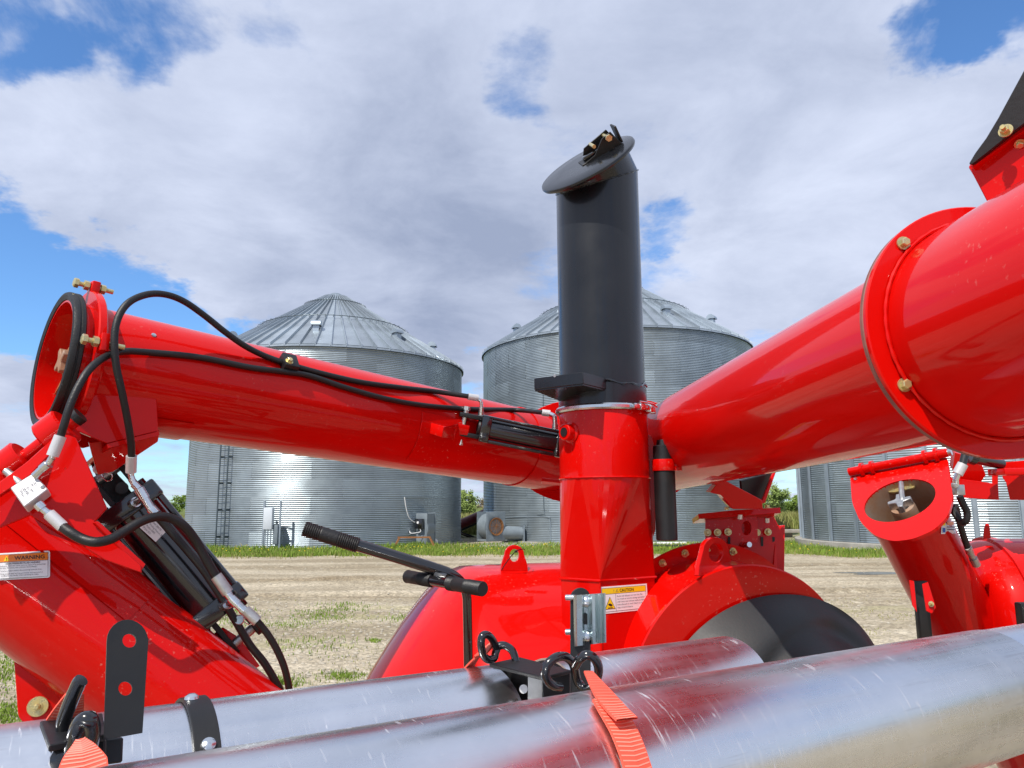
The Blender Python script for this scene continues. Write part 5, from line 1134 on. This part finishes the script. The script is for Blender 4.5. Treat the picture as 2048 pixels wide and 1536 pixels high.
obj('cable_tie', MB().sweep([P(1003, 1140, 2.49), P(1012, 1126, 2.48), P(1026, 1108, 2.47), P(1034, 1101, 2.475), P(1046, 1098, 2.49), P(1050, 1100, 2.52)], .0016, 6, 4).box(P(1032, 1103, 2.472), CR*.005, CU*.003, CF*.003), 'black_satin', drum)

# --- fan housing at the right of the column
ax_ = V((.30, -.94, -.10)).normalized(); hcn = P(1492, 1392, 2.22); HR = .385
hz_ = obj('fan_housing', MB().lathe(hcn, ax_, [(-.20, HR-.012), (-.02, HR-.012), (-.012, HR-.004), (0, HR), (.004, HR-.004), (.004, 0)], 120), 'red_paint', VAC, 'red round fan housing right of the exhaust column')
bfl = hcn-ax_*.20
obj('rear_flange', MB().lathe(bfl, ax_, [(-.012, HR-.02), (-.012, HR+.035), (0, HR+.035), (0, HR-.02)], 120, closed=True), 'red_paint', hz_)
for u, v in ((1372, 1121), (1461, 1122), (1412, 1117), (1330, 1140)):
    q = onpl(u, v, bfl, ax_); e = (q-bfl).normalized(); bolt(bfl+e*(HR+.014)+ax_*.001, ax_, .016, hz_, 'yellow_zinc', nut=True)
obj('rim_weld', MB().lathe(hcn-ax_*.012, ax_, [(-.006, HR-.012), (.0, HR-.003), (.010, HR-.001)], 120), 'red_paint', hz_)
lugplate('lifting_lug', 1432, 1152, hz_, 2.27, 70, 78, 14, rad(52))
# black cover in front of the fan housing
cov = MB(); cc_ = hcn+ax_*.012-ZU*.035; fxv = ZU.cross(ax_).normalized(); fyv = ax_.cross(fxv)
CVX = -.105
vs_, fs_ = [], []; na, nr = 110, 30
for j in range(nr+1):
    rr_ = j/nr
    for i in range(na):
        a = 2*math.pi*i/na; R_ = .345+.015*math.cos(2*a)
        px_ = fxv*(R_*rr_*math.cos(a)*1.12-CVX)+fyv*(R_*rr_*math.sin(a)+.0)
        h_ = .20*(1-rr_**2.6); b_ = math.cos(a-rad(-28)); h_ += .07*max(0, b_)**2*math.exp(-((rr_-.62)/.22)**2); h_ -= .045*math.exp(-(((a-rad(52)+math.pi) % (2*math.pi)-math.pi)/.35)**2)*math.exp(-((rr_-.7)/.3)**2)
        lx_, ly_ = px_.dot(fxv), px_.dot(fyv); dq = .235-math.hypot(lx_-.17, ly_+.03); ss = max(0, min(1, dq/.05+.5)); ss = ss*ss*(3-2*ss)
        h_ += (.06*ss-.028*math.exp(-((dq+.035)/.03)**2))*max(0, 1-rr_**6)
        vs_.append(cc_+px_+ax_*max(h_, -.004))
for j in range(nr):
    for i in range(na): fs_.append((j*na+i, j*na+(i+1) % na, (j+1)*na+(i+1) % na, (j+1)*na+i))
cov.add(vs_, fs_); cover = obj('belt_cover', cov, 'grey_plastic', VAC, 'dark grey moulded plastic cover in front of the fan housing', smooth=60)
obj('cover_wing', MB().lathe(cc_+fxv*.17-fyv*.10, ax_, [(.0, .31), (.02, .30), (.05, .27), (.055, 0)], 64), 'grey_plastic', cover)
# cradle and mount under the right tube
nM = V((-.12, -1, .05)).normalized()
mnt = pxplate('auger_mount', [(1411, 1030), (1412, 1026), (1540, 1016), (1556, 1050), (1570, 1056), (1568, 1180), (1470, 1165), (1411, 1120)], 2.62, 'red_paint', VAC, nM, .012, label='red bolted mount carrying the right auger tube')
pxplate('top_plate', [(1396, 1028), (1470, 1020), (1560, 1015), (1562, 1026), (1475, 1033), (1398, 1038)], 2.52, 'red_paint', mnt, V((-.1, -1, .12)), .16, bevel=.001)
pxplate('front_plate', [(1411, 1034), (1514, 1032), (1516, 1084), (1490, 1088), (1488, 1150), (1411, 1125)], 2.56, 'red_paint', mnt, nM, .012, rs=[0, 3, 5, 0, 0, 0], holes=[(1493, 1056, 9.5, 1.5)], bevel=.001)
pxplate('side_plate', [(1552, 1052), (1570, 1050), (1568, 1186), (1545, 1175)], 2.60, 'red_paint', mnt, nM+V((.5, 0, 0)), .012)
for u, v in ((1415, 1065), (1435, 1065), (1456, 1064), (1514, 1065), (1536, 1064)): bolt(P(u, v, 2.545 if u < 1500 else 2.60), nM, .0155, mnt, nut=True)
for u in (1438, 1458, 1524, 1547): obj('slot', MB().box(P(u, 1083, 2.553 if u < 1500 else 2.61), CR*.004, CU*.016, CF*.002), 'ink', mnt)
for u, v, d_ in ((1454, 1016, 2.5), (1535, 1012, 2.5)): bolt(P(u, v+4, d_), ZU, .014, mnt)
for u, v in ((1480, 1029), (1534, 1036)): obj('bolt_end', MB().cyl(P(u, v, 2.52), P(u, v+9, 2.52), .008, n=10), 'zinc', mnt)
obj('drain_bolt', MB().cyl(P(1484, 1090, 2.55), P(1499, 1089, 2.50), .009, n=12), 'zinc', mnt)
# V cradle
vc = pxplate('cradle', [(1388, 924), (1400, 922), (1432, 948), (1452, 962), (1524, 1000), (1526, 1018), (1466, 1018), (1442, 990), (1420, 985), (1432, 970), (1410, 948)], 2.44, 'red_paint', VAC, nM+V((0, 0, -.1)), .10, label='red V shaped cradle under the right auger tube')
pxplate('cradle_wing', [(1482, 962), (1550, 944), (1526, 1000), (1522, 1004), (1484, 985)], 2.50, 'black_satin', vc, nM+V((.6, 0, -.3)), .01)
pxplate('cradle_edge', [(1546, 946), (1552, 944), (1530, 1006), (1522, 1006)], 2.47, 'red_paint', vc, nM, .03)
obj('tie_cord', MB().sweep([P(1350, 935, 2.3), P(1368, 929, 2.32), P(1376, 927, 2.32), P(1388, 924, 2.36)], .0022, 6, 4), 'red_paint', VAC)

# --- tow handle (black T bar)
hp_ = [P(618, 1061, 1.78), P(700, 1086, 1.79), P(800, 1116, 1.80), P(870, 1138, 1.81), P(905, 1151, 1.815), P(924, 1166, 1.82), P(933, 1190, 1.82), P(935, 1230, 1.82), P(938, 1420, 1.82)]
th = obj('crank_handle', MB().sweep(hp_, .0145, 18, 6, rf=lambda t: .0145 if t < .45 else max(.0115, .0145-(t-.45)*.02)), 'gloss_black', VAC, 'black bent crank handle with ribbed grips')
def grip(name, p, q, r, parent, ribs=((.0, .30), (.62, 1.0))):
    L_ = (q-p).length; pr_ = [(0, 0), (0, r*.9), (L_*.02, r)]; n__ = 26
    for i in range(n__*2):
        t_ = .04+.94*i/(n__*2-1); rb = any(a <= t_ <= b for a, b in ribs); pr_.append((L_*t_, r*(1.0 if (i % 2 or not rb) else .90)*(1 if rb else .95)))
    pr_ += [(L_, r*.9), (L_, r*.7)]; return obj(name, MB().lathe(p, q-p, pr_, 28), 'rubber', parent, smooth=20)
grip('hand_grip', P(608, 1057, 1.775), P(716, 1091, 1.79), .0185, th)
x0_, x1_ = P(815, 1153, 1.88), P(966, 1178, 1.66); xd = (x1_-x0_)
obj('cross_bar', MB().cyl(x0_+xd*.03, x1_-xd*.03, .0130, n=20), 'gloss_black', th); grip('hand_grip', x0_, x0_+xd*.36, .0165, th, ((.55, 1.0),)); grip('hand_grip', x1_, x1_-xd*.42, .0165, th, ((0, .45), (.8, 1)))
obj('joint_weld', MB().sweep([P(872, 1150, 1.80), P(880, 1153, 1.795), P(892, 1157, 1.79)], .011, 8, 3), 'gloss_black', th)
obj('pin_hole', MB().cyl(P(941, 1284, 1.805), P(941, 1284, 1.800), .003, n=8), 'ink', th)

# --- chassis below
ch = obj('chassis_beam', MB().box(V((.35, 2.45, .48)), V((1.4, 0, 0)), V((0, .06, 0)), ZU*.07).box(V((.35, 3.05, .48)), V((1.4, 0, 0)), V((0, .06, 0)), ZU*.07).box(V((-.4, 2.75, .48)), V((.06, 0, 0)), V((0, .36, 0)), ZU*.06).box(V((1.3, 2.75, .48)), V((.06, 0, 0)), V((0, .36, 0)), ZU*.06), 'red_paint', VAC, bevel=.006)
for yy in (2.15, 3.45): 
    wl = obj('wheel', MB().lathe((.9, yy-.1, .36), (0, 1, 0), [(0, .19), (.0, .31), (.03, .355), (.17, .355), (.2, .31), (.2, .19)], 40), 'rubber', VAC); obj('rim', MB().lathe((.9, yy-.08, .36), (0, 1, 0), [(0, 0), (0, .1), (.03, .19), (.13, .19), (.16, .1), (.16, 0)], 32), 'red_paint', wl)
obj('pipe_rack_beam', MB().box(V((.15, 1.18, .95)), V((.62, .405, 0)), V((-.02, .03, 0)), ZU*.05), 'red_paint', VAC, bevel=.005)
for f_ in (-.7, .55): obj('rack_post', MB().box(V((.15+.62*f_, 1.18+.405*f_, .72)), V((.03, 0, 0)), V((0, .03, 0)), ZU*.25).box(V((.15+.62*f_, 1.18+.405*f_+.62, .5)), V((.03, 0, 0)), V((0, .65, 0)), ZU*.03), 'red_paint', VAC)

# ------------------------------------------------------------------ silver pipes in front
C1 = Cyl3((668, 1460), (2048, 1244), (1967, 1536), (2048, 1507), .1015)
PD = -C1.D; ph = V((PD.x, PD.y, 0)).normalized(); pp_ = V((-ph.y, ph.x, 0)); pp_ = pp_ if pp_.y > 0 else -pp_
class Axis2(Cyl3):
    def __init__(s, A, D, r): s.A, s.D, s.r = A, D, r
nn = ray(720, 1361).cross(C1.D).normalized(); nn = nn if nn.z > 0 else -nn
S2 = .30; r2 = .1015; A2 = C1.A+pp_*S2; A2 = A2+ZU*((-r2-nn.dot(A2-CC))/nn.z); C2 = Axis2(A2, C1.D, r2)
def pipe_obj(name, A, D, prof, label, n=96):
    Xd = D.normalized(); Zd = (ZU-Xd*ZU.dot(Xd)).normalized(); Yd = Zd.cross(Xd); M = Matrix((Xd, Yd, Zd)).transposed().to_4x4(); M.translation = A
    me_ = MB().lathe((0, 0, 0), (1, 0, 0), prof, n, closed=True).mesh(name); me_.materials.append(MAT['pipe_metal']); o = bpy.data.objects.new(name, me_); col.objects.link(o); o.matrix_world = M
    return tag(o, label, 'pipe', 'shiny suction pipes carried on the front rack')
a1 = C1.at(1024)
def tt(Cx, u, a): return (Cx.at(u)-a).dot(PD)
te = tt(C1, 1985, a1)
pipe_obj('suction_pipe', a1, PD, [(-1.15, .0985), (-1.15, .1015), (te, .1015), (te+.0006, .1012), (te+.0008, .0992), (te+1.6, .0992), (te+1.6, .0965)], 'nearest shiny suction pipe running across the bottom of the picture')
a2 = C2.at(1024)
pipe_obj('suction_pipe', a2, PD, [(-1.6, .0985), (-1.6, .1015), (tt(C2, 985, a2), .1015), (tt(C2, 985, a2), .0985)], 'second shiny suction pipe behind the nearest one, left of the hook bracket')
def end_u(Cx, u, v):      # pipe parameter where the top outline passes image column u
    lo_, hi_ = -1.0, 2.0
    for _ in range(50):
        m_ = (lo_+hi_)/2; q = a2+PD*m_+nn*r2
        if proj(q)[0] < u: lo_ = m_
        else: hi_ = m_
    return lo_
t_end = end_u(C2, 1441, 1265); t_st = end_u(C2, 1085, 1315)
pipe_obj('suction_pipe', a2, PD, [(t_st, .0985), (t_st, .1015), (t_end, .1015), (t_end+.0005, .1008), (t_end, .0985)], 'short shiny suction pipe with its open end before the dark cover')

# ------------------------------------------------------------------ rack brackets with hooks
def wire(name, pts, r, parent, mt='gloss_black', sub=6): return obj(name, MB().sweep(pts, r, 12, sub), mt, parent)
dB = C2.at(1000).dot(CF)-CC.dot(CF)
RB = empty('pipe_bracket', P(1100, 1340, 1.04), 'black hook bracket with a zinc catch on its post, right of centre', 'bracket', 'pipe brackets on the front rack')
zt_ = P(1070, 1333, 1.05).z
tp_pts = [CC+ray(u, v)*((zt_-CAMH)/ray(u, v).z) for u, v in ((978, 1327), (1040, 1314), (1142, 1340), (1086, 1354))]
obj('top_plate', MB().plate(tp_pts, ZU, .005), 'black_satin', RB, bevel=.001, seg=1)
pxplate('front_plate', [(1086, 1353), (1141, 1343), (1141, 1440), (1086, 1450)], 1.02, 'black_satin', RB, V((.3, -1, 0)), .006)
pxplate('end_plate', [(1055, 1347), (1085, 1354), (1085, 1450), (1055, 1450)], 1.03, 'steel_dull', RB, V((-.7, -1, 0)), .006, bevel=.001)
pxplate('web_plate', [(985, 1330), (1056, 1346), (1056, 1440), (1020, 1440), (1000, 1380)], 1.10, 'black_satin', RB, V((-.3, -1, 0)), .006)
obj('plug', MB().lathe(P(1047, 1378, 1.05), facing(1047, 1378), [(0, .006), (.006, .006), (.006, 0)], 14), 'alu_white', RB)
nP = facing(1160, 1250, (.1, 0, 0)); 
pz = [(1141, 1400), (1141, 1195)]+[(1161-20*math.cos(math.pi*k/10), 1195-20*math.sin(math.pi*k/10)) for k in range(1, 10)]+[(1181, 1195), (1182, 1400)]
pxplate('post', pz, 1.10, 'black_satin', RB, nP, .006)
# zinc catch: folded sheet
fold = [(1147, 1.080), (1153, 1.070), (1164, 1.072), (1168, 1.088), (1178, 1.090), (1184, 1.080), (1190, 1.080), (1196, 1.092), (1202, 1.090), (1208, 1.060), (1211, 1.062)]
cat_ = MB(); vs_, fs_ = [], []
for (u, d_) in fold:
    k_ = (u-1147)/64; a = P(u, 1191-4*k_, d_); b = P(u+1.5, 1293-8*k_, d_); off = CF*.0025
    vs_ += [a, b, b+off, a+off]
for i in range(len(fold)-1):
    for k in range(4): fs_.append((i*4+k, i*4+(k+1) % 4, i*4+4+(k+1) % 4, i*4+4+k))
fs_ += [(0, 1, 2, 3), tuple(reversed(range(len(vs_)-4, len(vs_))))]; cat_.add(vs_, fs_); ct = obj('catch_plate', cat_, 'zinc_blue', RB, 'shiny zinc catch plate bolted to the black post', smooth=20)
for v in (1203, 1272): obj('round_bolt', MB().lathe(P(1172, v, 1.088), facing(1172, v), [(0, .0085), (.003, .0078), (.0055, .005), (.0065, 0)], 18), 'zinc', ct); obj('stud', MB().cyl(P(1132, v-8, 1.105), P(1150, v-8, 1.10), .0042, n=12), 'zinc', ct)
obj('catch_slot', MB().box(P(1171, 1238, 1.086), CR*.0027, CU*.0075, CF*.001), 'ink', ct)
# S hooks
S1 = [(1120, 1374), (1108, 1372), (1096, 1362), (1090, 1346), (1096, 1328), (1112, 1315), (1130, 1313), (1144, 1324), (1150, 1340), (1153, 1356), (1160, 1370), (1172, 1377), (1186, 1370), (1195, 1354), (1197, 1335), (1189, 1317), (1174, 1310), (1160, 1318), (1151, 1332)]
wire('s_hook', [P(u, v, .985-.02*math.sin(i*.5)) for i, (u, v) in enumerate(S1)], .006, RB)
S0 = [(1034, 1330), (1026, 1304), (1012, 1292), (998, 1292), (992, 1303), (988, 1316), (976, 1319), (966, 1308), (962, 1288), (965, 1272), (975, 1270), (985, 1280), (993, 1297)]
wire('s_hook', [P(u, v, 1.09+.012*math.sin(i*.6)) for i, (u, v) in enumerate(S0)], .0058, RB)

LB = empty('pipe_bracket', P(250, 1480, .70), 'black bracket with a round topped two hole plate at the lower left', 'bracket', 'pipe brackets on the front rack')
hp2 = [(208, 1480), (214, 1282)]+[(255-41*math.cos(math.pi*k/12), 1281-42*math.sin(math.pi*k/12)) for k in range(1, 12)]+[(297, 1280), (285, 1466)]
nL = facing(250, 1370, (.12, 0, .05))
pxplate('hole_plate', hp2, .715, 'black_satin', LB, nL, .006, holes=[(259, 1281, 14, 1.0), (251, 1377, 14, 1.0)], bevel=.0008)
zt2 = P(150, 1460, .70).z; tp2 = [CC+ray(u, v)*((zt2-CAMH)/ray(u, v).z) for u, v in ((80, 1442), (205, 1426), (213, 1468), (98, 1490))]
obj('top_plate', MB().plate(tp2, ZU, .006), 'black_satin', LB, bevel=.001, seg=1)
pxplate('front_plate', [(95, 1490), (210, 1470), (210, 1560), (120, 1570)], .69, 'black_satin', LB, V((.3, -1, 0)), .006)
pxplate('side_plate', [(210, 1478), (247, 1474), (245, 1525), (210, 1530)], .725, 'black_satin', LB, nL, .02)
wire('s_hook', [P(u, v, .70) for u, v in ((127, 1460), (128, 1440), (138, 1412), (148, 1388), (158, 1366), (163, 1360))], .0065, LB)
wire('s_hook', [P(u, v, d_) for u, v, d_ in ((146, 1520, .67), (148, 1490, .665), (155, 1462, .66), (166, 1442, .66), (178, 1440, .66), (183, 1455, .665), (182, 1475, .67), (178, 1500, .68), (172, 1530, .69))], .0075, LB)
obj('bracket_bolt', MB().lathe(P(130, 1517, .68), facing(130, 1517), [(0, .013), (.008, .012), (.011, 0)], 14), 'gloss_black', LB)

# straps
def strap(pts, wv, w_, label, ridge=True, th=.0022, parent=None):
    pts = [V(p) for p in pts]; q = [pts[0]*2-pts[1]]+pts+[pts[-1]*2-pts[-2]]; fine = []
    for i in range(1, len(q)-2):
        a, b, c, d = q[i-1:i+3]
        for k in range(10):
            t = k/10; fine.append(.5*((2*b)+(c-a)*t+(2*a-5*b+4*c-d)*t*t+(3*b-a-3*c+d)*t*t*t))
    vs_, fs_ = [], []; n__ = len(fine); rv, rf2 = [], []
    for i, p in enumerate(fine):
        d = (fine[min(i+1, n__-1)]-fine[max(i-1, 0)]).normalized(); wx = V(wv(i/(n__-1))); wx = (wx-d*wx.dot(d)).normalized(); nr_ = wx.cross(d); nr_ = nr_ if nr_.dot(CC-p) > 0 else -nr_; wd_ = w_(i/(n__-1))
        vs_ += [p-wx*wd_+nr_*th, p+nr_*th*1.25, p+wx*wd_+nr_*th, p+wx*wd_, p-wx*wd_]
        if i % 2 == 0:
            o = len(rv); h_ = d*.0007
            rv += [p-wx*wd_*.94+nr_*(th+.0003)-h_, p+nr_*(th*1.25+.0004)+h_*2, p+wx*wd_*.94+nr_*(th+.0003)-h_, p+wx*wd_*.94+nr_*(th+.0003)+h_, p+nr_*(th*1.25+.0004)+h_*4, p-wx*wd_*.94+nr_*(th+.0003)+h_]; rf2 += [(o, o+1, o+4, o+5), (o+1, o+2, o+3, o+4)]
    for i in range(n__-1):
        for k in range(5): fs_.append((i*5+k, i*5+(k+1) % 5, i*5+5+(k+1) % 5, i*5+5+k))
    if parent is not None:
        o = obj('folded_end', MB().add(vs_, fs_), 'strap', parent); obj('ridges', MB().add(rv, rf2), 'strap_light', o, smooth=0, kind='stuff'); return o
    o = obj('strap', MB().add(vs_, fs_), 'strap'); tag(o, label, 'strap', 'orange red rubber hold-down straps on the pipe rack')
    obj('ridges', MB().add(rv, rf2), 'strap_light', o, smooth=0, kind='stuff'); return o
mat('strap_light', (.86, .26, .19), .65)
def s1(u, v, l=.003): return C1.surf(u, v, l)
stA = strap([s1(1214, 1404, .003), s1(1228, 1430, .003), s1(1246, 1462, .003), s1(1262, 1500, .003), s1(1278, 1550, .003), s1(1290, 1600, .003), s1(1300, 1680, .003)], lambda t: PD, lambda t: .0175, 'ribbed orange strap hooked over the nearest pipe below the zinc catch')
strap([P(1177, 1346, .94), P(1192, 1368, .89), P(1212, 1396, .825), P(1234, 1422, .797), P(1256, 1443, .778)], lambda t: PD, lambda t: .006+.0075*min(1, t*1.6), '', parent=stA)
strap([P(985, 1296, 1.09), P(968, 1300, 1.10), P(950, 1316, 1.12), P(936, 1334, 1.14), P(925, 1360, 1.16)], lambda t: PD*.9+ZU*.5, lambda t: .016, 'short orange strap hooked behind the second pipe')
strap([P(160, 1480, .645), P(163, 1500, .64), P(166, 1530, .63), P(170, 1580, .62), P(174, 1640, .61)], lambda t: PD, lambda t: .004+.014*min(1, t*2), 'orange strap end at the bottom left corner')
strap([P(150, 1385, .73), P(140, 1410, .735), P(128, 1440, .74)], lambda t: PD, lambda t: .008+.008*t, 'orange strap behind the lower left hook')
# black band over the second pipe
tA, tB = C2.t(404), C2.t(352)
bbn = obj('pipe_band', MB().lathe(C2.A, C2.D, [(min(tA, tB), r2+.001), (min(tA, tB), r2+.0055), (max(tA, tB), r2+.0055), (max(tA, tB), r2+.001)], 30, rad(-95), rad(95), ref=(nn*.75-pp_*.65)), 'black_satin', bevel=.001, seg=1); tag(bbn, 'black steel band bent over the second pipe at the lower left', 'band')
for u, v in ((383, 1397), (417, 1490)):
    p = C2.surf(u, v, .0055); obj('rivet', MB().lathe(p, C2.nrm(p), [(0, .0085), (.003, .0075), (.0055, .004), (.006, 0)], 16), 'zinc', bbn)
